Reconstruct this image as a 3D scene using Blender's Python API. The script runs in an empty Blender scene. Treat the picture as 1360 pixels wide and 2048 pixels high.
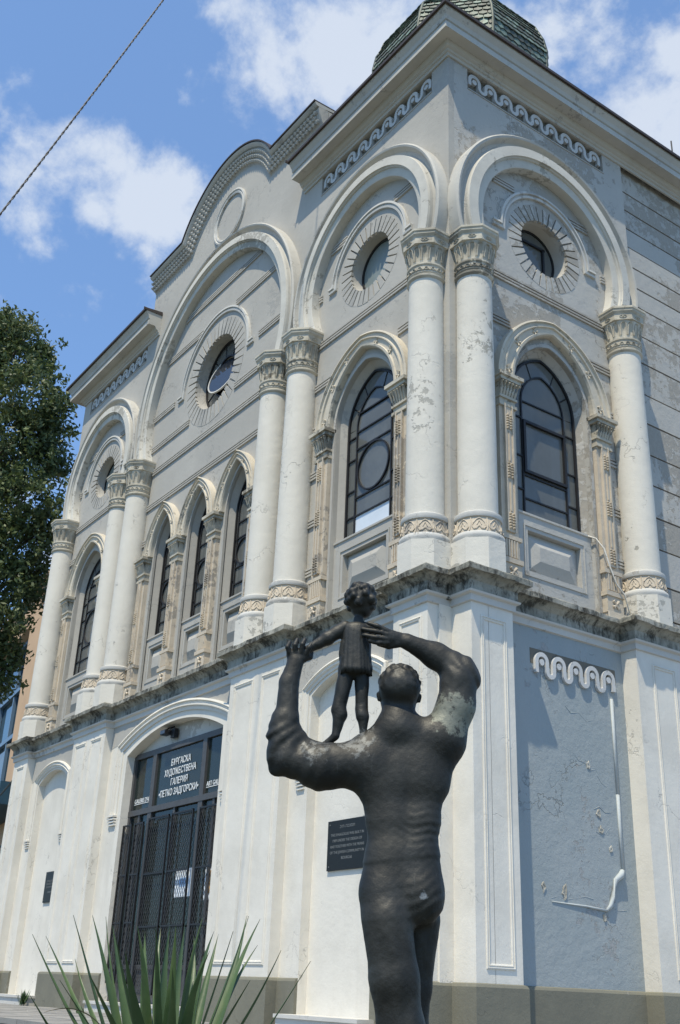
import bpy, math, random
import numpy as np
from mathutils import Vector, Matrix
from mathutils.geometry import tessellate_polygon
random.seed(7)
PI = math.pi
scene = bpy.context.scene
COL = scene.collection

# ------------------------------------------------------------------ camera, world, sun, exposure
cam = bpy.data.cameras.new('camera')
cam.sensor_fit = 'VERTICAL'; cam.sensor_height = 36.0
cam.lens = 2136.06 / 2048 * 36.0
cam.clip_start = 0.1; cam.clip_end = 6000
camo = bpy.data.objects.new('camera', cam); COL.objects.link(camo)
CR = Vector((0.58051, 0.81340, 0.03731)); CU = Vector((0.31417, -0.26602, 0.91133)); CF = Vector((-0.75120, 0.51732, 0.40998))
M3 = Matrix((CR, CU, -CF)).transposed()
camo.matrix_world = Matrix.Translation((9.8667, -8.591, 0.7529)) @ M3.to_4x4()
scene.camera = camo

SUN = Vector((1.0, -1.75, 4.15)).normalized()          # towards the sun
sun = bpy.data.lights.new('sun', 'SUN'); sun.energy = 5.0; sun.angle = math.radians(0.55); sun.color = (1.0, 0.905, 0.72)
suno = bpy.data.objects.new('sun', sun); COL.objects.link(suno)
suno.rotation_euler = SUN.to_track_quat('Z', 'Y').to_euler()
suno.location = (20, -30, 60)

world = bpy.data.worlds.new('World'); scene.world = world; world.use_nodes = True
wt = world.node_tree; wt.nodes.clear()
def wn(t, **k):
    n = wt.nodes.new(t)
    for a, b in k.items(): setattr(n, a, b)
    return n
sky = wn('ShaderNodeTexSky', sky_type='NISHITA', sun_disc=False)
sky.sun_elevation = math.asin(SUN.z); sky.sun_rotation = math.atan2(SUN.x, SUN.y)
sky.air_density = 1.0; sky.dust_density = 0.6; sky.ozone_density = 1.6; sky.altitude = 20
tc = wn('ShaderNodeTexCoord')
CLOUDS = [((-0.755, 0.173, 0.632), 0.045, 1.0), ((-0.766, 0.188, 0.615), 0.05, 1.0), ((-0.718, 0.244, 0.651), 0.045, 1.0), ((-0.722, 0.279, 0.634), 0.05, 1.0), ((-0.716, 0.307, 0.627), 0.035, 1.0), ((-0.589, 0.313, 0.745), 0.06, 1.0), ((-0.561, 0.345, 0.753), 0.07, 1.0), ((-0.535, 0.39, 0.749), 0.07, 1.0), ((-0.562, 0.378, 0.736), 0.04, 1.0), ((-0.472, 0.469, 0.747), 0.055, 1.0), ((-0.442, 0.503, 0.743), 0.045, 1.0), ((-0.385, 0.58, 0.717), 0.05, 1.0), ((-0.42, 0.585, 0.693), 0.06, 1.0), ((-0.41, 0.614, 0.674), 0.06, 1.0), ((-0.429, 0.542, 0.723), 0.035, 1.0), ((-0.606, 0.264, 0.75), 0.025, 1.0), ((-0.749, 0.236, 0.619), 0.03, 1.0)]
def wl(a, b): wt.links.new(a, b)
def wmath(op, a, b=None, c=None, clamp=False):
    n = wn('ShaderNodeMath', operation=op); n.use_clamp = clamp
    for i, v in enumerate((a, b, c)):
        if v is None: continue
        if isinstance(v, (int, float)): n.inputs[i].default_value = v
        else: wl(v, n.inputs[i])
    return n.outputs[0]
nz = wn('ShaderNodeTexNoise'); nz.inputs['Scale'].default_value = 7.5; nz.inputs['Detail'].default_value = 12; nz.inputs['Roughness'].default_value = 0.6
nz.inputs['Distortion'].default_value = 0.25
wl(tc.outputs['Generated'], nz.inputs['Vector'])
nz2 = wn('ShaderNodeTexNoise'); nz2.inputs['Scale'].default_value = 24; nz2.inputs['Detail'].default_value = 8; nz2.inputs['Roughness'].default_value = 0.6
wl(tc.outputs['Generated'], nz2.inputs['Vector'])
acc = None
for (d, r, s) in CLOUDS:
    vd = wn('ShaderNodeVectorMath', operation='DISTANCE'); wl(tc.outputs['Generated'], vd.inputs[0]); vd.inputs[1].default_value = d
    q = wmath('DIVIDE', vd.outputs['Value'], r * 1.3)
    q = wmath('MULTIPLY', wmath('SUBTRACT', 1.0, q, clamp=True), s)
    acc = q if acc is None else wmath('MAXIMUM', acc, q)
# cover = blobs + noise; away from the view the same noise makes scattered cumulus
gen = wmath('MULTIPLY', wmath('SUBTRACT', nz.outputs['Fac'], 0.54, clamp=True), 2.6)
cov = wmath('ADD', wmath('MULTIPLY', acc, 0.78), wmath('MULTIPLY', wmath('SUBTRACT', nz.outputs['Fac'], 0.5), 3.1))
cov = wmath('ADD', cov, wmath('MULTIPLY', wmath('SUBTRACT', nz2.outputs['Fac'], 0.5), 1.5))
cov = wmath('ADD', cov, wmath('MULTIPLY', gen, 0.25))
mr = wn('ShaderNodeMapRange', interpolation_type='SMOOTHSTEP'); wl(cov, mr.inputs['Value'])
mr.inputs['From Min'].default_value = 0.14; mr.inputs['From Max'].default_value = 0.95
fac = wmath('MULTIPLY', mr.outputs['Result'], 0.80)
mixc = wn('ShaderNodeMix', data_type='RGBA'); wl(fac, mixc.inputs['Factor'])
tint = wn('ShaderNodeMix', data_type='RGBA', blend_type='MULTIPLY'); tint.inputs['Factor'].default_value = 1.0
wl(sky.outputs['Color'], tint.inputs['A']); tint.inputs['B'].default_value = (0.92, 1.34, 1.68, 1)
haze_add = wn('ShaderNodeMix', data_type='RGBA'); haze_add.inputs['Factor'].default_value = 0.2
wl(tint.outputs['Result'], haze_add.inputs['A']); haze_add.inputs['B'].default_value = (4.2, 6.0, 9.2, 1)
wl(haze_add.outputs['Result'], mixc.inputs['A'])
mixc.inputs['B'].default_value = (6.4, 6.9, 7.6, 1)
bg = wn('ShaderNodeBackground'); bg.inputs['Strength'].default_value = 0.122
wl(mixc.outputs['Result'], bg.inputs['Color'])
wo = wn('ShaderNodeOutputWorld'); wl(bg.outputs[0], wo.inputs['Surface'])

vs = scene.view_settings
vs.view_transform = 'Standard'; vs.look = 'None'; vs.exposure = 0.0; vs.gamma = 1.0; vs.use_curve_mapping = False

# ------------------------------------------------------------------ materials
MATS = {}
class NT:
    def __init__(s, name):
        s.m = bpy.data.materials.new(name); s.m.use_nodes = True; s.t = s.m.node_tree; s.t.nodes.clear()
        s.out = s.n('ShaderNodeOutputMaterial'); s.tc = s.n('ShaderNodeTexCoord'); s.oi = s.n('ShaderNodeObjectInfo')
        va = s.n('ShaderNodeVectorMath', operation='MULTIPLY_ADD')
        s.l(s.oi.outputs['Random'], va.inputs[0]); va.inputs[1].default_value = (7.3, 5.1, 9.7); s.l(s.tc.outputs['Object'], va.inputs[2])
        s.co = va.outputs[0]
    def n(s, t, **k):
        n = s.t.nodes.new(t)
        for a, b in k.items(): setattr(n, a, b)
        return n
    def l(s, a, b): s.t.links.new(a, b)
    def noise(s, scale, detail=4, rough=0.55, stretch=None, dist=0.0):
        n = s.n('ShaderNodeTexNoise'); n.inputs['Scale'].default_value = scale; n.inputs['Detail'].default_value = detail
        n.inputs['Roughness'].default_value = rough; n.inputs['Distortion'].default_value = dist
        if stretch:
            mp = s.n('ShaderNodeMapping'); mp.inputs['Scale'].default_value = stretch; s.l(s.co, mp.inputs['Vector']); s.l(mp.outputs[0], n.inputs['Vector'])
        else: s.l(s.co, n.inputs['Vector'])
        return n.outputs['Fac']
    def ramp(s, v, a, b, smooth=True):
        m = s.n('ShaderNodeMapRange'); 
        if smooth: m.interpolation_type = 'SMOOTHSTEP'
        s.l(v, m.inputs['Value']); m.inputs['From Min'].default_value = a; m.inputs['From Max'].default_value = b
        return m.outputs['Result']
    def mix(s, f, a, b, blend='MIX'):
        m = s.n('ShaderNodeMix', data_type='RGBA', blend_type=blend)
        for v, i in ((f, 'Factor'), (a, 'A'), (b, 'B')):
            if isinstance(v, (int, float)): m.inputs[i].default_value = v
            elif isinstance(v, tuple): m.inputs[i].default_value = (*v, 1) if len(v) == 3 else v
            else: s.l(v, m.inputs[i])
        return m.outputs['Result']
    def math(s, op, a, b=0.0):
        m = s.n('ShaderNodeMath', operation=op)
        for i, v in enumerate((a, b)):
            if isinstance(v, (int, float)): m.inputs[i].default_value = v
            else: s.l(v, m.inputs[i])
        return m.outputs[0]
    def bump(s, h, strength=0.3, dist=0.01, prev=None):
        b = s.n('ShaderNodeBump'); b.inputs['Strength'].default_value = strength; b.inputs['Distance'].default_value = dist
        s.l(h, b.inputs['Height'])
        if prev is not None: s.l(prev, b.inputs['Normal'])
        return b.outputs['Normal']
    def principled(s, color, rough=0.8, normal=None, **k):
        p = s.n('ShaderNodeBsdfPrincipled')
        if isinstance(color, tuple): p.inputs['Base Color'].default_value = (*color, 1)
        else: s.l(color, p.inputs['Base Color'])
        if isinstance(rough, (int, float)): p.inputs['Roughness'].default_value = rough
        else: s.l(rough, p.inputs['Roughness'])
        if normal is not None: s.l(normal, p.inputs['Normal'])
        for a, b in k.items():
            a = a.replace('_', ' ')
            if isinstance(b, (int, float)): p.inputs[a].default_value = b
            else: s.l(b, p.inputs[a])
        s.l(p.outputs[0], s.out.inputs['Surface'])
        return s.m

def plaster(name, base, stain, peel=None, peel_amt=0.0, streak=0.25, bump=0.35, mottle=0.5, big=0.7, dirt=None, dirt_amt=0.0, rough=0.88):
    """painted lime render: cloudy tone, rain streaks, hairline cracks, flaked patches down to the undercoat"""
    s = NT(name)
    c = s.mix(s.math('MULTIPLY', s.ramp(s.noise(big, 5, 0.6), 0.35, 0.7), mottle), base, stain)
    c = s.mix(s.math('MULTIPLY', s.ramp(s.noise(3.5, 4, 0.6, (1.0, 1.0, 0.12)), 0.52, 0.78), streak), c, stain)
    c = s.mix(s.math('MULTIPLY', s.ramp(s.noise(38, 3, 0.7), 0.58, 0.8), 0.35), c, stain)
    h = s.noise(55, 6, 0.7)
    h2 = s.noise(6, 5, 0.65)
    hh = s.math('ADD', s.math('MULTIPLY', h, 0.35), s.math('MULTIPLY', h2, 1.4))
    # cracks
    v = s.n('ShaderNodeTexVoronoi', feature='DISTANCE_TO_EDGE'); v.inputs['Scale'].default_value = 1.1
    dv = s.n('ShaderNodeVectorMath', operation='MULTIPLY_ADD'); nn = s.n('ShaderNodeTexNoise'); nn.inputs['Scale'].default_value = 5; nn.inputs['Detail'].default_value = 6
    s.l(s.co, nn.inputs['Vector']); s.l(nn.outputs['Color'], dv.inputs[0]); dv.inputs[1].default_value = (0.6, 0.6, 0.6); s.l(s.co, dv.inputs[2]); s.l(dv.outputs[0], v.inputs['Vector'])
    crack = s.math('MULTIPLY', s.ramp(v.outputs['Distance'], 0.012, 0.0), s.ramp(s.noise(0.9, 3), 0.5, 0.62))
    c = s.mix(s.math('MULTIPLY', crack, 0.55), c, tuple(x * 0.35 for x in base))
    hh = s.math('SUBTRACT', hh, s.math('MULTIPLY', crack, 0.8))
    if peel and peel_amt > 0:
        pn = s.math('ADD', s.math('MULTIPLY', s.noise(0.55, 2), 0.55), s.math('MULTIPLY', s.noise(7, 9, 0.68), 0.45))
        t = 0.62 - 0.14 * peel_amt
        pm = s.ramp(pn, t, t + 0.012)
        c = s.mix(s.math('MULTIPLY', pm, 0.85), c, s.mix(s.noise(20, 4), peel, tuple(x * 0.7 for x in peel)))
        hh = s.math('SUBTRACT', hh, s.math('MULTIPLY', pm, 0.5))
    if dirt:
        dn = s.math('ADD', s.math('MULTIPLY', s.noise(2.2, 4, 0.6), 0.5), s.math('MULTIPLY', s.noise(14, 8, 0.7, (1, 1, 0.5)), 0.5))
        t = 0.66 - 0.3 * dirt_amt
        c = s.mix(s.ramp(dn, t - 0.03, t + 0.13), c, s.mix(s.noise(30, 3), dirt, tuple(x * 0.45 for x in dirt)))
    return s.principled(c, rough, s.bump(hh, bump, 0.012))

M = {}
M['white'] = plaster('white_lime_paint', (0.71, 0.675, 0.60), (0.55, 0.52, 0.455), (0.60, 0.59, 0.55), -0.2, 0.5, 0.35, 0.55, 1.1)
M['column'] = plaster('white_column_paint', (0.655, 0.625, 0.555), (0.51, 0.485, 0.425), (0.40, 0.385, 0.34), 0.08, 0.35, 0.5, 0.4)
M['column_side'] = plaster('weathered_column_paint', (0.645, 0.615, 0.545), (0.50, 0.475, 0.42), (0.35, 0.335, 0.285), 0.40, 0.35, 0.5, 0.4)
M['wall'] = plaster('grey_render_upper', (0.375, 0.36, 0.325), (0.455, 0.435, 0.39), (0.40, 0.39, 0.36), 0.25, 0.3, 0.35, 0.8, 0.5)
M['wall_side'] = plaster('weathered_grey_render', (0.41, 0.40, 0.37), (0.465, 0.45, 0.41), (0.36, 0.335, 0.29), 0.75, 0.3, 0.7, 0.7, 0.6)
M['blue'] = plaster('blue_grey_render', (0.285, 0.325, 0.335), (0.33, 0.36, 0.365), (0.37, 0.38, 0.38), 0.3, 0.35, 0.8, 0.8)
M['arch'] = plaster('weathered_arch_paint', (0.57, 0.55, 0.49), (0.42, 0.40, 0.355), (0.37, 0.35, 0.30), 0.3, 0.45, 0.35, 0.55, 1.4)
M['trim'] = plaster('pale_trim_paint', (0.54, 0.53, 0.495), (0.41, 0.40, 0.37), (0.42, 0.40, 0.36), 0.35, 0.3, 0.35, 0.4)
M['beige'] = plaster('ochre_terracotta', (0.57, 0.49, 0.38), (0.42, 0.37, 0.30), (0.33, 0.30, 0.26), 0.3, 0.4, 0.6, 0.7, 1.6)
M['capital'] = plaster('aged_capital_stone', (0.54, 0.50, 0.41), (0.30, 0.27, 0.21), (0.22, 0.20, 0.16), 0.4, 0.5, 0.6, 0.8, 3.0)
M['cream'] = plaster('cream_stone_hood', (0.58, 0.525, 0.425), (0.45, 0.41, 0.335), (0.36, 0.34, 0.29), 0.3, 0.4, 0.6, 0.7, 1.6)
M['ledge'] = plaster('mossy_ledge_stone', (0.36, 0.35, 0.30), (0.20, 0.195, 0.16), None, 0, 0.8, 1.0, 1.0, 2.5, (0.060, 0.058, 0.046), 0.62)
M['cornice'] = plaster('cornice_render', (0.48, 0.465, 0.42), (0.36, 0.345, 0.31), (0.36, 0.345, 0.32), 0.12, 0.4, 0.4, 0.5, 1.2)
M['plinth'] = plaster('green_grey_plinth', (0.185, 0.178, 0.135), (0.135, 0.132, 0.105), (0.25, 0.24, 0.2), 0.2, 0.4, 0.5, 0.7)
M['frieze_dark'] = plaster('recess_shade_brown', (0.16, 0.145, 0.115), (0.10, 0.095, 0.08))  # shade of the frieze recess put into a dark brown base colour
M['frieze_ribbon'] = plaster('grey_ribbon', (0.56, 0.565, 0.56), (0.42, 0.42, 0.41))
M['paving'] = plaster('pale_paving', (0.27, 0.262, 0.245), (0.20, 0.195, 0.185), None, 0, 0.1, 0.4, 0.9, 0.9)
M['ground'] = plaster('earth', (0.10, 0.10, 0.075), (0.07, 0.075, 0.05), None, 0, 0, 1.0, 0.9, 0.8)
M['tan'] = plaster('tan_cladding', (0.60, 0.40, 0.24), (0.50, 0.33, 0.20), None, 0, 0.2, 0.2, 0.6)
M['scar'] = plaster('bare_plaster', (0.50, 0.48, 0.42), (0.30, 0.28, 0.23), None, 0, 0.2, 1.2, 0.9, 6)

def simple(name, col, rough=0.5, metal=0.0, bump=0.0, scale=40, var=0.0, **k):
    s = NT(name)
    c = col
    if var: c = s.mix(s.noise(scale * 0.3, 5, 0.65), tuple(x * (1 - var) for x in col), tuple(min(1, x * (1 + var)) for x in col))
    nrm = s.bump(s.noise(scale, 5, 0.65), bump, 0.01) if bump else None
    return s.principled(c, rough, nrm, Metallic=metal, **k)
M['roof'] = simple('dark_roof_edge', (0.055, 0.042, 0.036), 0.6, 0.2, 0.3, 20, 0.4)
M['iron'] = simple('black_iron', (0.022, 0.022, 0.024), 0.5, 0.4, 0.3, 90, 0.4)
M['iron_grey'] = simple('worn_grey_iron', (0.085, 0.085, 0.087), 0.55, 0.3, 0.3, 60, 0.4)
M['board'] = simple('pale_blind_board', (0.62, 0.68, 0.74), 0.35, 0, 0.1, 8, 0.15)
M['interior'] = simple('dim_interior', (0.05, 0.05, 0.05), 0.9)
M['curtain'] = simple('pale_curtain', (0.36, 0.40, 0.42), 0.9, 0, 0.2, 10, 0.2)
M['shut'] = simple('grey_green_shutter', (0.20, 0.235, 0.225), 0.35, 0, 0.15, 12, 0.2)
M['plaque'] = simple('dark_polished_stone', (0.012, 0.014, 0.015), 0.45, 0, 0.05, 60, 0.3, Specular_IOR_Level=0.25)
M['engraved'] = simple('dull_grey_lettering', (0.17, 0.18, 0.18), 0.6)
M['white_letter'] = simple('white_lettering', (0.80, 0.81, 0.80), 0.5)
M['paper'] = simple('notice_paper', (0.72, 0.78, 0.84), 0.7, 0, 0.1, 12, 0.1)
M['orange_print'] = simple('orange_print', (0.55, 0.33, 0.12), 0.6, 0, 0, 14, 0.5)
M['blue_print'] = simple('blue_print', (0.25, 0.40, 0.62), 0.6, 0, 0, 14, 0.4)
M['crack'] = simple('dark_crack', (0.10, 0.105, 0.10), 0.9)
M['cable'] = simple('black_cable', (0.09, 0.085, 0.08), 0.6)
M['conduit'] = simple('white_conduit', (0.42, 0.455, 0.46), 0.8, 0, 0.3, 30, 0.15)
M['copper'] = None
s = NT('copper_verdigris')
rn = s.oi.outputs['Random']
c = s.mix(s.ramp(rn, 0.15, 0.95), (0.075, 0.095, 0.078), (0.19, 0.26, 0.215))
c = s.mix(s.ramp(s.noise(9, 5, 0.65), 0.45, 0.7), c, (0.085, 0.07, 0.055))
M['copper'] = s.principled(c, 0.6, s.bump(s.noise(30, 4), 0.3, 0.01), Metallic=0.15)
s = NT('copper_dark')
M['copper_dark'] = s.principled(s.mix(s.noise(6, 5), (0.05, 0.055, 0.045), (0.12, 0.15, 0.12)), 0.6, None, Metallic=0.2)

def glass(name, base, alpha, rough=0.04, wav=0.05):
    s = NT(name)
    c = s.mix(s.noise(2.2, 4, 0.6), tuple(x * 0.75 for x in base), tuple(x * 1.2 for x in base))
    return s.principled(c, rough, s.bump(s.noise(1.8, 2), wav, 0.05), Alpha=alpha, **{'Specular_IOR_Level': 0.6})
M['glass'] = glass('dusty_window_glass', (0.15, 0.158, 0.15), 0.8)
M['door_glass'] = glass('dark_door_glass', (0.03, 0.042, 0.038), 0.6, 0.03, 0.03)
M['sky_glass'] = glass('mirror_like_pane', (0.03, 0.035, 0.045), 1.0, 0.02, 0.0)
s = NT('curtain_wall_glass')
M['teal_glass'] = s.principled((0.03, 0.07, 0.09), 0.05, s.bump(s.noise(0.8, 2), 0.06, 0.1), Metallic=0.35)
M['mullion'] = simple('blue_grey_mullion', (0.16, 0.24, 0.33), 0.4, 0.3)
M['canopy'] = simple('navy_canopy', (0.02, 0.07, 0.12), 0.5)

# bronze with rain-washed pale deposits
s = NT('weathered_bronze')
base = s.mix(s.ramp(s.noise(5, 6, 0.65), 0.35, 0.7), (0.018, 0.018, 0.015), (0.042, 0.041, 0.035))
base = s.mix(s.math('MULTIPLY', s.ramp(s.noise(11, 6, 0.7, (1, 1, 0.16)), 0.6, 0.72), 0.35), base, (0.13, 0.135, 0.125))
def blob(c0, r, lo, hi):
    d = s.n('ShaderNodeVectorMath', operation='DISTANCE'); s.l(s.tc.outputs['Object'], d.inputs[0]); d.inputs[1].default_value = c0
    f = s.ramp(d.outputs['Value'], r, r * 0.35)
    n = s.noise(32, 6, 0.7)
    return s.ramp(s.math('ADD', s.math('MULTIPLY', f, 0.42), n), lo, hi)
base = s.mix(s.math('MULTIPLY', blob((0.215, -0.03, 1.86), 0.17, 0.74, 0.90), 0.75), base, (0.22, 0.23, 0.185))
base = s.mix(s.math('MULTIPLY', blob((-0.20, -0.03, 1.73), 0.16, 0.86, 1.0), 0.45), base, (0.25, 0.26, 0.25))
base = s.mix(s.math('MULTIPLY', blob((-0.38, -0.06, 1.68), 0.13, 0.88, 1.02), 0.4), base, (0.25, 0.26, 0.25))
base = s.mix(s.math('MULTIPLY', blob((0.085, -0.12, 1.115), 0.05, 0.74, 0.9), 0.8), base, (0.20, 0.22, 0.235))
bn = s.bump(s.noise(34, 6, 0.62), 0.5, 0.006); bn = s.bump(s.noise(8, 4, 0.6), 0.12, 0.02, bn)
M['bronze'] = s.principled(base, s.math('ADD', s.math('MULTIPLY', s.noise(9, 5), 0.30), 0.40), bn, Metallic=0.3)
M['dry'] = simple('dry_leaf', (0.30, 0.24, 0.14), 0.8, 0, 0.3, 40, 0.35)
M['pedestal'] = simple('granite_pedestal', (0.20, 0.19, 0.18), 0.5, 0, 0.2, 60, 0.3)
s = NT('yucca_leaf')
c = s.mix(s.ramp(s.noise(3, 4, 0.6), 0.3, 0.75), (0.030, 0.065, 0.024), (0.11, 0.16, 0.052))
c = s.mix(s.math('MULTIPLY', s.ramp(s.noise(30, 4, 0.7, (1, 1, 0.1)), 0.5, 0.8), 0.4), c, (0.19, 0.20, 0.08))
c = s.mix(s.ramp(s.oi.outputs['Random'], 0.0, 1.3), c, (0.055, 0.095, 0.035))
M['yucca'] = s.principled(c, 0.42, s.bump(s.noise(40, 3, 0.5, (1, 1, 0.1)), 0.3, 0.005), Specular_IOR_Level=0.45)
s = NT('tree_leaf')
g = s.n('ShaderNodeNewGeometry')
c = s.mix(g.outputs['Random Per Island'], (0.040, 0.070, 0.025), (0.14, 0.18, 0.06))
c = s.mix(s.ramp(s.noise(0.7, 3), 0.45, 0.7), c, (0.11, 0.135, 0.05))
p = s.n('ShaderNodeBsdfPrincipled'); s.l(c, p.inputs['Base Color']); p.inputs['Roughness'].default_value = 0.55
tr = s.n('ShaderNodeBsdfTranslucent'); s.l(c, tr.inputs['Color']); mx = s.n('ShaderNodeMixShader'); mx.inputs[0].default_value = 0.28
s.l(p.outputs[0], mx.inputs[1]); s.l(tr.outputs[0], mx.inputs[2]); s.l(mx.outputs[0], s.out.inputs['Surface'])
M['leaf'] = s.m
M['bark'] = simple('tree_bark', (0.09, 0.07, 0.05), 0.9, 0, 0.8, 12, 0.4)

# ------------------------------------------------------------------ mesh helpers
FRONT = lambda u, w, z: (-u, -w, z)       # front wall: u runs left from the corner, w out towards the viewer
RIGHT = lambda u, w, z: (w, u, z)         # side wall: u runs back from the corner, w out to the right
WORLD = lambda x, y, z: (x, y, z)

class MB:
    def __init__(s): s.v = []; s.f = []
    def add(s, vs, fs):
        o = len(s.v); s.v += [tuple(p) for p in vs]; s.f += [tuple(i + o for i in f) for f in fs]
    def box(s, fr, a0, a1, b0, b1, c0, c1):
        vs = [fr(a, b, c) for c in (c0, c1) for b in (b0, b1) for a in (a0, a1)]
        s.add(vs, [(0, 1, 3, 2), (4, 6, 7, 5), (0, 4, 5, 1), (2, 3, 7, 6), (0, 2, 6, 4), (1, 5, 7, 3)]); return s
    def frustum(s, fr, o, i, w0, w1):
        """rectangle o=(u0,u1,z0,z1) at w0 rising to i at w1"""
        vs = [fr(u, w0, z) for u, z in ((o[0], o[2]), (o[1], o[2]), (o[1], o[3]), (o[0], o[3]))] + [fr(u, w1, z) for u, z in ((i[0], i[2]), (i[1], i[2]), (i[1], i[3]), (i[0], i[3]))]
        s.add(vs, [(0, 1, 5, 4), (1, 2, 6, 5), (2, 3, 7, 6), (3, 0, 4, 7), (4, 5, 6, 7)]); return s
    def plate(s, fr, outer, holes=(), w0=-0.2, w1=0.0, back=False):
        loops = [list(outer)] + [list(h) for h in holes]
        flat = [p for lp in loops for p in lp]
        tris = tessellate_polygon([[Vector((p[0], p[1], 0)) for p in lp] for lp in loops])
        n = len(flat)
        vs = [fr(p[0], w1, p[1]) for p in flat] + [fr(p[0], w0, p[1]) for p in flat]
        fs = [tuple(t) for t in tris]
        if back: fs += [tuple(i + n for i in reversed(t)) for t in tris]
        o = 0
        for lp in loops:
            m = len(lp)
            for i in range(m):
                j = (i + 1) % m
                fs.append((o + i, o + j, o + j + n, o + i + n))
            o += m
        s.add(vs, fs); return s
    def loft(s, fr, A, B, prof, closed=False):
        """surface between curves A and B (same count); prof = [(t, w)...]"""
        n = len(A); k = len(prof); vs = []
        for (a, b) in zip(A, B):
            for t, w in prof: vs.append(fr(a[0] + (b[0] - a[0]) * t, w, a[1] + (b[1] - a[1]) * t))
        fs = []
        for i in range(n if closed else n - 1):
            j = (i + 1) % n
            for q in range(k - 1): fs.append((i * k + q, j * k + q, j * k + q + 1, i * k + q + 1))
        if not closed:
            fs.append(tuple(range(k))); fs.append(tuple((n - 1) * k + q for q in reversed(range(k))))
        s.add(vs, fs); return s
    def ribbon(s, fr, path, hw, w0, w1, closed=False):
        A, B = offset2(path, hw, closed), offset2(path, -hw, closed)
        return s.loft(fr, A, B, [(0, w0), (0, w1), (1, w1), (1, w0)], closed)
    def plan(s, path, prof, closed=False):
        """sweep profile [(offset, z)] along plan path [(x, y)], offset to the right of travel"""
        k = len(prof); n = len(path); offs = [offset2(path, -o, closed) for o, z in prof]
        vs = [(offs[q][i][0], offs[q][i][1], prof[q][1]) for i in range(n) for q in range(k)]
        fs = []
        for i in range(n if closed else n - 1):
            j = (i + 1) % n
            for q in range(k - 1): fs.append((i * k + q, j * k + q, j * k + q + 1, i * k + q + 1))
        if not closed: fs.append(tuple(range(k))); fs.append(tuple((n - 1) * k + q for q in reversed(range(k))))
        s.add(vs, fs); return s
    def lathe(s, prof, cx=0, cy=0, n=48, fn=None, cap=True, rot=0.0):
        k = len(prof); vs = []
        for i in range(n):
            t = 2 * PI * i / n + rot
            for q, (r, z) in enumerate(prof):
                rr = r + (fn(t, q) if fn else 0)
                vs.append((cx + rr * math.cos(t), cy + rr * math.sin(t), z))
        fs = [(i * k + q, ((i + 1) % n) * k + q, ((i + 1) % n) * k + q + 1, i * k + q + 1) for i in range(n) for q in range(k - 1)]
        if cap:
            fs.append(tuple(i * k + k - 1 for i in range(n))); fs.append(tuple(i * k for i in reversed(range(n))))
        s.add(vs, fs); return s
    def tube(s, pts, r, n=6, closed=False):
        pts = [Vector(p) for p in pts]; m = len(pts); vs = []
        rs = r if isinstance(r, (list, tuple)) else [r] * m
        for i, p in enumerate(pts):
            a = pts[(i - 1) % m] if (closed or i > 0) else p; b = pts[(i + 1) % m] if (closed or i < m - 1) else p
            t = (b - a).normalized(); up = Vector((0, 0, 1)) if abs(t.z) < 0.9 else Vector((1, 0, 0))
            x = t.cross(up).normalized(); y = t.cross(x)
            for q in range(n):
                c = 2 * PI * q / n; vs.append(p + (x * math.cos(c) + y * math.sin(c)) * rs[i])
        fs = [(i * n + q, ((i + 1) % m) * n + q, ((i + 1) % m) * n + (q + 1) % n, i * n + (q + 1) % n) for i in range(m if closed else m - 1) for q in range(n)]
        if not closed: fs += [tuple(range(n)), tuple((m - 1) * n + q for q in reversed(range(n)))]
        s.add(vs, fs); return s
    def mesh(s, name, mat, smooth=False):
        me = bpy.data.meshes.new(name); me.from_pydata(s.v, [], s.f)
        import bmesh
        b = bmesh.new(); b.from_mesh(me); bmesh.ops.recalc_face_normals(b, faces=b.faces); b.to_mesh(me); b.free()
        if smooth:
            me.shade_smooth()
            if smooth is not True: me.set_sharp_from_angle(angle=math.radians(smooth))
        me.materials.append(M[mat]); me.update(); return me

def offset2(path, d, closed=False):
    n = len(path); out = []
    for i, p in enumerate(path):
        a = path[(i - 1) % n] if (closed or i > 0) else None; b = path[(i + 1) % n] if (closed or i < n - 1) else None
        def nrm(p, q):
            dx, dy = q[0] - p[0], q[1] - p[1]; l = math.hypot(dx, dy) or 1; return (-dy / l, dx / l)
        n1 = nrm(a, p) if a else None; n2 = nrm(p, b) if b else None
        if n1 is None: n1 = n2
        if n2 is None: n2 = n1
        mx, my = n1[0] + n2[0], n1[1] + n2[1]; l2 = (mx * mx + my * my) / 2
        if l2 < 0.15: mx, my, l2 = n1[0], n1[1], 1.0; out.append((p[0] + mx * d, p[1] + my * d)); continue
        out.append((p[0] + mx * d / l2, p[1] + my * d / l2))
    return out

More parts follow.
